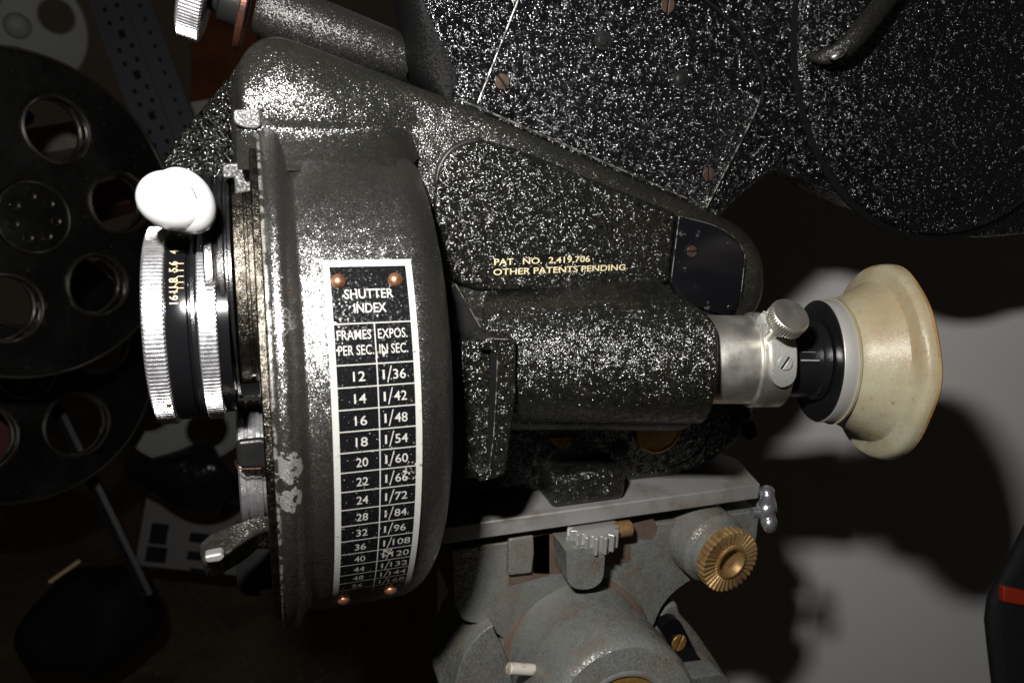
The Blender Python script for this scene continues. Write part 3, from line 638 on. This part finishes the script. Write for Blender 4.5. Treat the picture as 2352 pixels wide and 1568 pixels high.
# silver draw tube, collar, eyepiece
R1 = 102*PXV
vlathe('draw_tube', [(vs(1560), R1-1), (vs(1600), R1), (vs(1716), R1), (vs(1718), R1-.5), (vs(1720), R1-.5)], 'steel', vf)
vlathe('tube_collar', [(vs(1716), R1-2), (vs(1716), R1+.7), (vs(1718), R1+1.2), (vs(1722), R1+1.3), (vs(1782), R1+1.0), (vs(1786), R1+.5), (vs(1786), R1-3)], 'steel', vf)
R2 = 84*PXV
vlathe('eyepiece_barrel', [(vs(1772), R2-1), (vs(1776), R2), (vs(1856), R2), (vs(1858), R2+.9), (vs(1872), R2+1.2), (vs(1876), R2-2)], 'anodised', vf)
R3 = 142*PXV
vlathe('eyepiece_flange', [(vs(1878), R2-2), (vs(1875), R2+3), (vs(1872), R3-3), (vs(1871.5), R3-.9), (vs(1872), R3-.45), (vs(1879), R3-.4), (vs(1879), R2)], 'anodised', vf, caps=False)
vlathe('eyepiece_ring', [(vs(1875), R3-.8), (vs(1875.3), R3-.1), (vs(1876.5), R3), (vs(1908), R3-.2), (vs(1912), R3-.9), (vs(1912), R3-4)], 'bright_steel', vf, caps=False)
# ivory eyecup
E0 = vs(1900)
def es(u): return vs(u if u < 1910 else u-8)
q = PXV
cup_out = [(es(1903), R3-1.5), (es(1906), R3+.1), (es(1912), R3+.7), (es(1918), R3+.5), (es(1922), R3-.2), (es(1928), R3+.1), (es(1940), R3+1.3), (es(1970), R3+4.2), (es(1994), R3+6.3), (es(1999), R3+6.9), (es(2002), R3+8.2), (es(2004), R3+10.4), (es(2007), R3+12.1), (es(2013), R3+13.0), (es(2020), R3+13.3), (es(2028), R3+13.4)]
lip = [(es(2028), R3+13.4), (es(2034), R3+13.4), (es(2038), R3+12.8), (es(2037), R3+11.9), (es(2026), R3+9.6), (es(2010), R3+5), (es(1965), R3+1.2), (es(1930), R3-3), (es(1930), R3-12)]
segE = 128
def cup(prof, mi, mb):
    ax = vd; rows = []
    for (s_, r) in prof:
        row = []
        for j in range(segE):
            a = 2*pi*j/segE; fl = max(0, (r-R3)/15)
            wob = .7*fl*fl*(.45*sin(a*2+.7) + .6*sin(a*5+1.1) + .35*sin(a*9))
            row.append(VA + ax*(s_+wob*.8) + (vn*cos(a)-vu*sin(a))*(r+wob*.5))
        rows.append(row)
    mb.grid(rows, close_u=True, mi=mi)
mb = MB(); cup(cup_out + lip[:1], 0, mb); cup(lip, 1, mb)
mb.build('eyecup', ['ivory', 'ivory_rim'], vf, smooth=32)
# clamp tongue with screw and thumb screw
def von(u, a, r): return VA + vd*vs(u) + (vn*cos(radians(a)) - vu*sin(radians(a)))*r
Rt = R1+1.2
rows = []
for i in range(25):
    a = -50 + 78*i/24
    hw = 27 if a < 14 else 27*sqrt(max(.02, 1-((a-14)/14.2)**2))
    hw = hw*(1.0 if a > -30 else 1.15)
    cxx = 1757 - (max(0, -a-20))*.25
    rows.append([von(cxx-hw, a, Rt-.6), von(cxx-hw, a, Rt+1.3), von(cxx-hw*.93, a, Rt+1.6), von(cxx+hw*.93, a, Rt+1.6), von(cxx+hw, a, Rt+1.3), von(cxx+hw, a, Rt-.6)])
mb = MB(); mb.grid(rows); mb.add(rows[0], [tuple(range(6))]); mb.add(rows[-1], [tuple(range(6))])
tongue = mb.build('clamp_tongue', 'dull_steel', vf, smooth=35)
sp = von(1757, 1.5, Rt+1.55); slotted_screw('screw', sp, (von(1757, 1.5, 30)-von(1757, 1.5, 20)), 2.55, ['dull_steel', 'dark'], tongue, .2, .6)
mb = MB(); mb.tube([von(1740, -38, Rt+1), von(1728, -52, Rt+.5), von(1730, -64, Rt-2)], [2.4, 3.0, 3.2], 12); mb.build('clamp_ear', 'dull_steel', tongue, smooth=60)
# thumb screw: axis tilted up towards the viewer
tcn = UD(1818, 722, DV-26); tax = (-CW*.80 + CU*.52 + CR*.22).normalized(); tr = 46*depth(tcn)/F
mb = MB(); prof = [(-9.0, .1), (-9, tr*.5), (-5.2, tr*.55), (-5.1, tr*.9), (-4.8, tr*.97), (-4.5, tr*.95, .55), (-.9, tr*.95, .55), (-.3, tr*.97), (0, tr*.93), (.02, tr*.6), (-.05, tr*.4), (-.3, tr*.25), (-.35, .1)]
mb.lathe(tcn, tax, prof, knurl=42, up=CU, caps=False); mb.lathe(tcn, -tax, [(9, 1.8), (24, 1.8)], 16, up=CU)
mb.build('thumb_screw', 'steel', vf, smooth=25)
mb = MB(); mb.tube([UD(1752, 716, DV-22), UD(1776, 724, DV-23)], .5, 8); mb.build('clamp_pin', 'steel', vf)
# engraved index strokes on the eyepiece barrel
mb = MB()
for a, u0, u1, r in ((-2, 1833, 1874, .12), (-.9, 1833, 1874, .08), (-14, 1834, 1866, .06)): mb.tube([von(u, a, R2+.02) for u in (u0-28, (u0+u1)/2-20, u1-28)], r, 6)
mb.build('index_stroke', 'plate_white', vf)

# --- lower gear housing under the finder
mb = MB()
low = [(1000, 920, 0), (1730, 900, 0), (1740, 960, 4), (1700, 1015, 9), (1620, 1078, 8), (1540, 1100, 4), (1300, 1124, 0), (1010, 1152, 0)]
mb.prism(outline(low, 276), BACK*50)
lowh = mb.build('gear_housing', 'body', cam_root, bevel=4, segs=4)
mb = MB(); mb.tube(smooth_path([U(x, y, 275.9) for x, y in ((1640, 960), (1625, 1010), (1590, 1050), (1540, 1075))], 5), .3, 6); mb.build('housing_seam', 'dark', lowh)
p = U(1513, 985, 275.4); rb = 52*depth(p)/F; mb = MB(); mb.lathe(p, Vector((0, -1, 0)), [(0, rb+1.6), (.9, rb+1.3), (1.1, rb+.4), (.5, rb), (.4, .1)], 64, up=ZA, caps=False); mb.build('brass_boss', 'brass', lowh)
p = U(1290, 1000, 275.4); mb = MB(); mb.prism(outline([(1262, 1005, .5), (1314, 1003, .5), (1308, 1024, 1.5), (1280, 1030, 1.5)], 275), BACK*1.2); mb.build('brass_clip', 'brass', lowh, bevel=.2)
mb = MB(); p = U(1425, 1030, 275.6); mb.lathe(p, Vector((0, -1, 0)), [(0, 4), (.5, 3.8), (.6, .1)], 32, up=ZA, caps=False); mb.build('plug', 'matte_black', lowh)
mb = MB(); mb.prism(outline([(1700, 970, 2), (1735, 965, 2), (1745, 1000, 3), (1722, 1015, 2), (1700, 1000, 1)], 268), BACK*16); mb.build('release_lug', 'matte_black', lowh, bevel=1)
# mounting foot on the plate
ZP = -147.9
mb = MB(); fpx = outline([(1258, 1080), (1440, 1080), (1438, 1115, 6), (1400, 1150, 9), (1290, 1158, 9), (1262, 1135, 5)], 270)
mb.box(Vector((129, 284, ZP+7.5)), XA*17.5, BACK*24, ZA*7.4); mb.build('mounting_foot', 'body', cam_root, bevel=3, segs=4)

# ================================================================ TRIPOD HEAD
tri = thing('tripod_head', 'grey green cast tripod head with aluminium plate, gear teeth and bronze rosette under the camera', 'tripod head', Vector((135, 300, FZ)))
PX0, PX1, PYF = 40.0, 216.2, 257.7
mb = MB()
pl = [Vector((PX0, PYF, ZP)), Vector((PX1-.5, PYF, ZP)), Vector((222.4, 284.7, ZP)), Vector((205, 345, ZP)), Vector((60, 345, ZP))]
mb.prism(pl, -ZA*7.6); mb.build('camera_plate', 'tripod_plate', tri, bevel=.7, segs=2)
# casting
TYF = 264.0
mb = MB()
cast = [(1036, 1262, 1), (1746, 1172, 2), (1738, 1238, 2), (1700, 1320, 6), (1640, 1318, 6), (1585, 1330, 8), (1525, 1380, 8), (1496, 1450, 2), (1500, 1600, 0), (1180, 1640, 0), (1160, 1470, 3), (1120, 1438, 6), (1060, 1425, 4), (1040, 1380, 3)]
mb.prism(outline(cast, TYF), BACK*70)
tc_ = mb.build('casting', 'tripod', tri, bevel=1.2, segs=3)
# sunk pockets read as brown grime panels with a rim
def pocket(px, m='tripod_dirt', d=.25, y=TYF):
    mb = MB(); mb.prism(outline(px, y-d), BACK*.2); return mb.build('grime_pocket', m, tc_)
pocket([(1168, 1240, 0), (1262, 1222, 0), (1262, 1320, 0), (1168, 1345, 0)]); pocket([(1225, 1232, 0), (1320, 1215, 0), (1320, 1310, 1), (1270, 1318, 2), (1225, 1316, 0)])
pocket([(1385, 1215, 0), (1448, 1206, 0), (1448, 1288, 0), (1390, 1300, 0)]); pocket([(1440, 1206, 0), (1500, 1190, 1), (1512, 1212, 3), (1498, 1238, 3), (1470, 1238, 2), (1448, 1215, 1)])
mb = MB(); mb.prism(outline([(1170, 1238, 0), (1226, 1230, 0), (1228, 1268, 0), (1222, 1316, 1), (1168, 1322, 0)], TYF-3.2), BACK*4); mb.build('lug', 'tripod', tri, bevel=.8)
# centre boss below the gear
mb = MB(); mb.prism(outline([(1298, 1262, 1), (1388, 1256, 1), (1400, 1262, 0), (1398, 1272, 1), (1390, 1274, 0), (1386, 1332, 4), (1362, 1352, 6), (1326, 1354, 6), (1304, 1340, 4), (1300, 1266, 0)], TYF-15), BACK*18); mb.build('boss', 'tripod', tri, bevel=2.4, segs=4)
# gear wheel: vertical axis, only the front teeth show
gc = U(1352, 1222, TYF-2); gc = Vector((gc.x, TYF-6, ZP-12.2)); gr = 60*depth(gc)/F
mb = MB(); pts = []; NT = 16
for j in range(NT*4):
    a = 2*pi*(j+.5)/(NT*4); r = gr if j % 4 in (0, 1) else gr*.80
    pts.append(gc + Vector((cos(a)*r, sin(a)*r, 3.2)))
mb.prism(pts, Vector((0, 0, -8.0))); mb.build('gear', 'gear_steel', tri, smooth=30, bevel=.25, segs=2)
p = U(1418, 1216, TYF-6); mb = MB(); mb.lathe(p, XA, [(-4, 3.6), (6, 3.6), (6.4, 3.2)], 32); mb.build('gear_pin', 'bronze_knob', tri)
# pan drum pointing at the viewer
pb, pf = U(1328, 1496, 258), U(1436, 1655, 206)
pax = (pf-pb); plen = pax.length; pax.normalize(); pr = 160*depth(pb)/F
mb = MB(); mb.lathe(pb, pax, [(-12, 5), (-12, pr+4.5), (-3, pr+4.5), (-2.2, pr+4.0), (-1.6, pr+1.2), (0, pr), (plen*.42, pr), (plen*.44, pr+1.0), (plen*.62, pr+.6), (plen*.9, pr+.3), (plen*.97, pr-.6), (plen, pr-2.2), (plen, pr*.62), (plen-2, pr*.6), (plen-2.2, 2)], 128, up=ZA)
mb.build('pan_drum', 'tripod', tri)
mb = MB(); mb.lathe(pb, pax, [(-1.9, pr+3.6), (-1.0, pr+2.6), (-.9, pr+1.4), (-.5, pr+.4)], 128, up=ZA, caps=False); mb.build('grime_ring', 'tripod_dirt', tri)
mb = MB(); mb.lathe(pb, pax, [(plen-2.1, pr*.56), (plen-1.5, pr*.55), (plen-1.3, .1)], 64, up=ZA, caps=False); mb.build('brass_disc', 'brass', tri)
mb = MB(); mb.lathe(pb, pax, [(plen-1.9, pr*.62), (plen+.1, pr*.64), (plen+.3, pr*.60), (plen-.4, pr*.56), (plen-1.5, pr*.55)], 64, up=ZA, caps=False); mb.build('disc_rim', 'tripod_plate', tri)
# pin
mb = MB(); a = U(1168, 1534, 232); b = U(1246, 1538, 234); mb.tube([a, a.lerp(b, .02), b], [2.0, 2.4, 2.4], 14); mb.build('locking_pin', 'dirty_white', tri)
# left lobe
mb = MB(); lob = [(1040, 1600), (1060, 1520), (1090, 1470), (1130, 1436), (1136, 1450), (1160, 1500), (1176, 1560), (1180, 1640), (1040, 1640)]
mb.prism(smooth_path([U(x, y, 258) for x, y in lob], 4, True), BACK*40); mb.build('left_lobe', 'tripod', tri, bevel=5, segs=5)
# rosette ear
rp = U(1676, 1288, 243); rax = Vector((.36, -.86, -.02)) ; rax = (-CW*.86 + CR*.38 - CU*.26).normalized(); rr_ = 77*depth(rp)/F
mb = MB(); mb.lathe(rp, -rax, [(2.5, rr_*.80), (3, rr_*.9), (3.6, rr_*.94), (9, rr_*.98), (10, rr_*1.05), (11, rr_*1.12), (26, rr_*1.16)], 64, up=CU, caps=False); mb.build('ear', 'tripod', tri)
mb = MB(); rows = []; NTH = 34
for k, r in enumerate((rr_*.50, rr_*.54, rr_*.93, rr_*.95)):
    row = []
    for j in range(NTH*4):
        a = 2*pi*j/(NTH*4); f_ = (j % 4)/4.0; hgt = (0.0 if (j % 4) == 0 else (1.15 if (j % 4) == 1 else (.95 if (j % 4) == 2 else .75)))*(1 if 0 < k < 3 else .25)*(.6+.5*r/rr_)
        e1 = (CU - rax*CU.dot(rax)).normalized(); e2 = rax.cross(e1)
        row.append(rp + rax*(hgt - .3*(k == 3) + (1.0 if k == 0 else 0)) + (e1*cos(a)+e2*sin(a))*r*(1 + (.05 if (k >= 2 and j % 4) else 0)))
    rows.append(row)
mb.grid(rows, close_u=True); mb.grid([rows[-1], [q - rax*4 for q in rows[-1]]], close_u=True)
ros = mb.build('rosette', 'bronze_knob', tri, smooth=20)
mb = MB(); mb.lathe(rp, rax, [(.8, rr_*.53), (1.6, rr_*.52), (1.7, rr_*.46), (.9, rr_*.41), (-1.6, rr_*.36), (-3.0, rr_*.2), (-3.2, .1)], 64, up=CU, caps=False); mb.build('rosette_cup', 'bronze_knob', ros)
# polished clamp lever at the plate's end
mb = MB(); c1, c2 = UD(1762, 1130, 327), UD(1766, 1208, 322)
mb.tube(smooth_path([c1+ZA*3, c1, c1.lerp(c2, .3), c1.lerp(c2, .55)-XA*1, c1.lerp(c2, .8), c2, c2-ZA*2.8], 4), [1.2, 2.0, 2.9, 3.3, 3.3, 3.2, 3.2, 3.4, 3.8, 4.2, 4.5, 4.6, 4.4, 4.0, 3.6, 3.3, 3.4, 3.6, 3.6, 3.4, 3.2, 2.8, 2.3, 1.6, .8], 20)
mb.tube([c1.lerp(c2, .6), c1.lerp(c2, .6)-XA*7+BACK*2], [3.0, 2.4], 14); mb.build('clamp_lever', 'alloy', tri, smooth=70)
# right bracket with the black strap lever
mb = MB(); br = [(1505, 1432, 2), (1530, 1392, 2), (1556, 1384, 2), (1562, 1410, 2), (1600, 1452, 4), (1640, 1510, 4), (1672, 1560, 2), (1690, 1650, 0), (1520, 1650, 0), (1500, 1480, 0)]
mb.prism(outline(br, 268), BACK*30); mb.build('bracket', 'tripod', tri, bevel=1.5, segs=3)
mb = MB(); mb.prism(outline([(1512, 1436, 0), (1530, 1412, 0), (1546, 1420, 0), (1560, 1480, 0), (1568, 1540, 0), (1560, 1566, 0), (1536, 1546, 0), (1520, 1480, 0)], 267.6), BACK*.3); mb.build('grime_pocket', 'tripod_dirt', tri)
mb = MB(); mb.prism(outline([(1514, 1440, 3), (1540, 1420, 3), (1562, 1424, 3), (1600, 1500, 0), (1648, 1566, 1), (1580, 1566, 0), (1546, 1498, 0)], 263), BACK*5); strap = mb.build('strap_lever', 'black_plate', tri, bevel=1)
slotted_screw('screw', U(1558, 1474, 262.7), Vector((.1, -1, .1)), 4.2, ['brass', 'dark'], strap, .3, 1.0)
slotted_screw('screw', U(1548, 1532, 262.7), Vector((.1, -1, .1)), 3.8, ['brass', 'dark'], strap, .9, 1.0)
mb = MB(); mb.prism(outline([(1556, 1560, 1), (1660, 1546, 3), (1676, 1562, 2), (1680, 1680, 0), (1556, 1680, 0)], 252), BACK*30); mb.build('bracket_foot', 'tripod', tri, bevel=1.5, segs=3)
# column carrying the head
mb = MB(); base = Vector((135, 312, -290)); mb.lathe(base, -ZA, [(-60, 30), (0, 34), (30, 30), (60, 26), (940, 26), (960, 26)], 48, up=Vector((0, -1, 0))); mb.build('column', 'tripod', tri)
for k in range(3):
    a = radians(100+120*k); mb = MB(); mb.tube([base - ZA*500, Vector((base.x+cos(a)*330, base.y+sin(a)*330, FZ+14))], [14, 12], 14); mb.build('leg', 'matte_black', tri)

# ================================================================ BACKGROUND THINGS
def disc_reel(name, label, group, c, nrm, R, holes, rim_w, hub, mats, hubholes=0, th=14, hole_r=None):
    """flanged film reel standing on edge: two flanges with round openings, a core between them and a hub"""
    root = thing(name, label, 'film reel', c - ZA*R, group)
    nrm = nrm.normalized(); e1 = (ZA - nrm*ZA.dot(nrm)).normalized(); e2 = nrm.cross(e1)
    bm = bmesh.new()
    NA, NR = 150, 44
    def inside(r, a):
        for (hr, ha_, hs) in holes:
            x = r*cos(a)-hr*cos(ha_); y = r*sin(a)-hr*sin(ha_)
            if x*x+y*y < hs*hs: return True
        return False
    for side in (0, 1):
        mbf = MB(); off = nrm*(0 if side == 0 else -th)
        # ring sectors around the openings: polar web cut by each opening
        rows = [[c + off + (e1*cos(2*pi*j/NA)+e2*sin(2*pi*j/NA))*(hub+(R-hub)*i/NR) for j in range(NA)] for i in range(NR+1)]
        for i in range(NR):
            for j in range(NA):
                rm = hub+(R-hub)*(i+.5)/NR; am = 2*pi*(j+.5)/NA
                if not inside(rm, am): mbf.add([rows[i][j], rows[i][(j+1) % NA], rows[i+1][(j+1) % NA], rows[i+1][j]], [(0, 1, 2, 3)])
        o = mbf.build('flange', mats[0], root, smooth=30)
        so = o.modifiers.new('solid', 'SOLIDIFY'); so.thickness = .0012; so.offset = -1
        mbe = MB()
        mbe.tube([c + off + (e1*cos(2*pi*j/96)+e2*sin(2*pi*j/96))*R for j in range(97)], 1.7, 8, caps=False)
        for (hr, ha_, hs) in holes:
            hc = c + off + (e1*cos(ha_)+e2*sin(ha_))*hr
            mbe.tube([hc + (e1*cos(2*pi*j/40)+e2*sin(2*pi*j/40))*hs for j in range(41)], R*.017, 8, caps=False)
        mbe.build('rim', mats[1], o)
    mbh = MB(); mbh.lathe(c + nrm*2, -nrm, [(0, .1), (0, hub*.9), (.6, hub*1.02), (th+4, hub*1.02), (th+4, .1)], 48, up=e1, caps=False)
    h = mbh.build('hub', mats[0], root)
    mbh = MB(); mbh.tube([c + nrm*2.2 + (e1*cos(2*pi*j/48)+e2*sin(2*pi*j/48))*hub for j in range(49)], 1.3, 8, caps=False); mbh.build('hub_rim', mats[1], h)
    mbh = MB()
    for k in range(hubholes):
        a = 2*pi*k/max(1, hubholes); q_ = c + nrm*2.4 + (e1*cos(a)+e2*sin(a))*hub*.6
        mbh.lathe(q_, nrm, [(0, hub*.15), (1.2, hub*.13), (.2, hub*.09)], 20, up=e1, caps=False)
    if hubholes: mbh.build('drive_hole', mats[1], h)
    return root

toc = lambda p: (Vector((0, 0, 0))-p).normalized()
rc = UD(75, 500, 640); rn = toc(rc); k_ = 640/F
hl = [(235*k_, radians(t), 72*k_) for t in (-60, 0, 60, 120, 180, 240)]
disc_reel('film_reel', 'large black film reel with round openings at the far left behind the lens', 'film reels on the shelf', rc, (rn + CR*.95).normalized(), 368*k_, [(215*k_, radians(-24-60*t), 76*k_) for t in range(6)], 10, 80*k_, ['reel_black', 'reel_edge'], 7)
rc4 = UD(60, 850, 860); k4 = 860/F
disc_reel('film_reel', 'black film reel with a dull metal hub partly hidden below the larger black reel', 'film reels on the shelf', rc4, (toc(rc4) + CR*.7).normalized(), 300*k4, [(175*k4, radians(-8-72*t), 76*k4) for t in range(5)], 10, 64*k4, ['reel_black', 'reel_edge'], 5)
rc2 = UD(435, 905, 1150); k2 = 1150/F
disc_reel('film_reel', 'pale translucent white film reel with round openings below the lens', 'film reels on the shelf', rc2, toc(rc2), 158*k2, [(92*k2, radians(20+90*t), 45*k2) for t in range(4)], 8, 34*k2, ['reel_white', 'reel_white'], 0)
rc3 = UD(40, 60, 1000); k3 = 1000/F
disc_reel('film_reel', 'pale grey film reel cut by the top left corner of the picture', 'film reels on the shelf', rc3, toc(rc3), 140*k3, [(85*k3, radians(50+120*t), 38*k3) for t in range(3)], 8, 26*k3, ['reel_white', 'reel_white'], 0)

# slotted angle upright
def slotted_post(a, b, wdt, D, label, holes=True, m='galvanised'):
    A, B = UD(*a, D), UD(*b, D); d = (B-A); Ln = d.length; d.normalize(); nn = -CW; s_ = d.cross(nn).normalized()
    if s_.dot(CR) > 0: s_ = -s_
    root = thing('shelf_upright', label, 'shelf upright', B, 'uprights of the shelving')
    mb = MB(); mb.box(A + d*Ln/2 - s_*(-wdt*.5), d*Ln/2, s_*wdt*.5, CW*1.0); 
    fl = (s_*-.75 + CW*.55).normalized()
    mb.box(A + d*Ln/2 + fl*wdt*.38, d*Ln/2, fl*wdt*.38, fl.cross(d)*1.0)
    mb.build('angle', m, root)
    if holes:
        mb = MB(); k = 0; t = 8
        while t < Ln-6:
            big = k % 3 == 0
            c = A + d*t + s_*wdt*(.38 if big else .62) - CW*1.2
            mb.box(c, d*(4.4 if big else 2.4), s_*(3.4 if big else 2.0), CW*.15)
            if not big: mb.box(A + d*(t) + s_*wdt*.22 - CW*1.2, d*2.4, s_*2.0, CW*.15)
            mb.lathe(A + d*(t+4) + fl*wdt*.42 - CW*1.6, -CW, [(0, 2.6), (.2, .1)], 12, up=CU, caps=False)
            k += 1; t += 15
        mb.build('slot', 'dark', root)
slotted_post((268, -40), (420, 372), 34, 760, 'grey slotted steel angle upright leaning behind the large black reel')
slotted_post((128, 930), (340, 1368), 9, 1050, 'thin grey metal strut slanting down to the floor at lower left', False, 'strut')
# shelf boards
def board(px0, px1, h, D0, D1, label, m, dep=140, name='shelf_board', cat='shelf'):
    a, b = UD(*px0, D0), UD(*px1, D1); mb = MB(); hh = CU*(h*D0/F)
    mb.prism([a, b, b-hh, a-hh], CW*dep); return tag(mb.build(name, m, bevel=1), label, cat, 'boards of the shelving' if name == 'shelf_board' else None)
board((-80, 318), (560, 215), 62, 1000, 1000, 'off white shelf board running behind the slotted upright', 'shelf_white')
board((100, 640), (640, 455), 14, 1050, 1050, 'thin pale shelf board seen through the openings of the black reel', 'shelf_white')
mb = MB(); p = UD(22, 268, 960); mb.ball(p, CR, 30, 16, 16, 24, r2=20); tag(mb.build('bottle_cap', 'blue', smooth=80), 'rounded blue plastic cap on the shelf at the left edge', 'cap')
mb = MB(); p = UD(520, 140, 1150); mb.box(p, CR*52, CU*90, CW*10); tag(mb.build('board', 'orange', bevel=2), 'dull orange board standing upright behind the knurled knob', 'board')
mb = MB(); p = UD(270, 455, 1000); mb.box(p, (CR+CU*.3).normalized()*60, (CU-CR*.3).normalized()*18, CW*25); tag(mb.build('book', 'pink', bevel=2), 'faded pink book lying behind the spokes of the black reel', 'book')
# lower left: carton with print, bag, cloth
co = UD(470, 1232, 1500); cn = (toc(co)*.9 + CU*.1).normalized(); cu_ = (CU*.985 + CR*.17); cx_ = (CR*.985 - CU*.10); kc = 1500/F
car = thing('carton', 'white carton with bold black print standing below the lens', 'carton', co - cu_*95*kc)
mb = MB(); mb.box(co + CW*60, cx_*150*kc, cu_*82*kc, CW*60); mb.build('box', 'carton', car, bevel=2)
mb = MB()
for txt, du, dv, h, wd_ in (('E', 42, 68, 26, 24), ('BRITISH', -26, -2, 22, 118), ('FILM', -40, -42, 22, 80)):
    if txt != 'E': continue
    vs_, fs_ = text_mesh(txt, h*kc, wd_*kc, .03); mb.add([co + cx_*(du*kc + x) + cu_*((dv-h/2)*kc+y) - CW*.6 for x, y in vs_], fs_)
for du, dv, hw, hh in ((30, -4, 64, 11), (12, -46, 44, 10), (20, -78, 40, 4), (-106, -4, 20, 24), (-104, -52, 24, 18)): mb.box(co + cx_*du*kc + cu_*dv*kc - CW*.4, cx_*hw*kc, cu_*hh*kc, CW*.3)
mb.build('print_block', 'carton_print', car, weld=False)
mb = MB(); bp = UD(430, 1090, 1150); mb.ball(bp, (CR-CU*.25), 120*1150/F, 75*1150/F, 20, 28)
for i, v in enumerate(mb.v): mb.v[i] = v + noise.noise_vector(v*.012)*26
tag(mb.build('plastic_bag', 'glossy_bag', smooth=80), 'crumpled glossy black plastic bag on top of the white carton', 'bag')
mb = MB(); bp = UD(215, 1420, 1300); mb.ball(bp, (CR+CU*.2), 150*1300/F, 110*1300/F, 20, 28)
for i, v in enumerate(mb.v): mb.v[i] = v + noise.noise_vector(v*.010)*40
tag(mb.build('cloth_bundle', 'cloth', smooth=80), 'black cloth bundle on the floor at lower left', 'cloth')
mb = MB(); a, b = UD(115, 1335, 1080), UD(182, 1288, 1080); mb.tube([a, b], 3.0, 12); tag(mb.build('pencil', 'gold_paint'), 'short yellow pencil lying across the black cloth bundle', 'pencil')
mb = MB(); p = UD(-10, 1010, 1000); mb.ball(p, CU, 62, 30, 16, 24)
for i, v in enumerate(mb.v): mb.v[i] = v + noise.noise_vector(v*.02)*10
tag(mb.build('cloth_bag', 'pink', smooth=80), 'dull red cloth bag at the left edge below the reel', 'bag')
# right: padded black case against the wall, with a red tag
cp_ = [(2380, 1160), (2352, 1195), (2318, 1262), (2282, 1330), (2262, 1372), (2256, 1420), (2262, 1480), (2276, 1600), (2300, 1900), (2520, 1900), (2520, 1160)]
case = thing('padded_case', 'black padded case with a red tag leaning in at the right edge before the wall', 'case', UD(2400, 1900, 420))
mb = MB(); mb.prism([UD(x, y, 420) for x, y in cp_], ray(2420, 1400)*60); mb.build('case_body', 'cloth', case, bevel=12, segs=5)
mb = MB(); mb.prism([UD(x, y, 417) for x, y in ((2306, 1346), (2380, 1362), (2380, 1396), (2304, 1382))], CW*5); mb.build('red_tag', 'red', case, bevel=1)
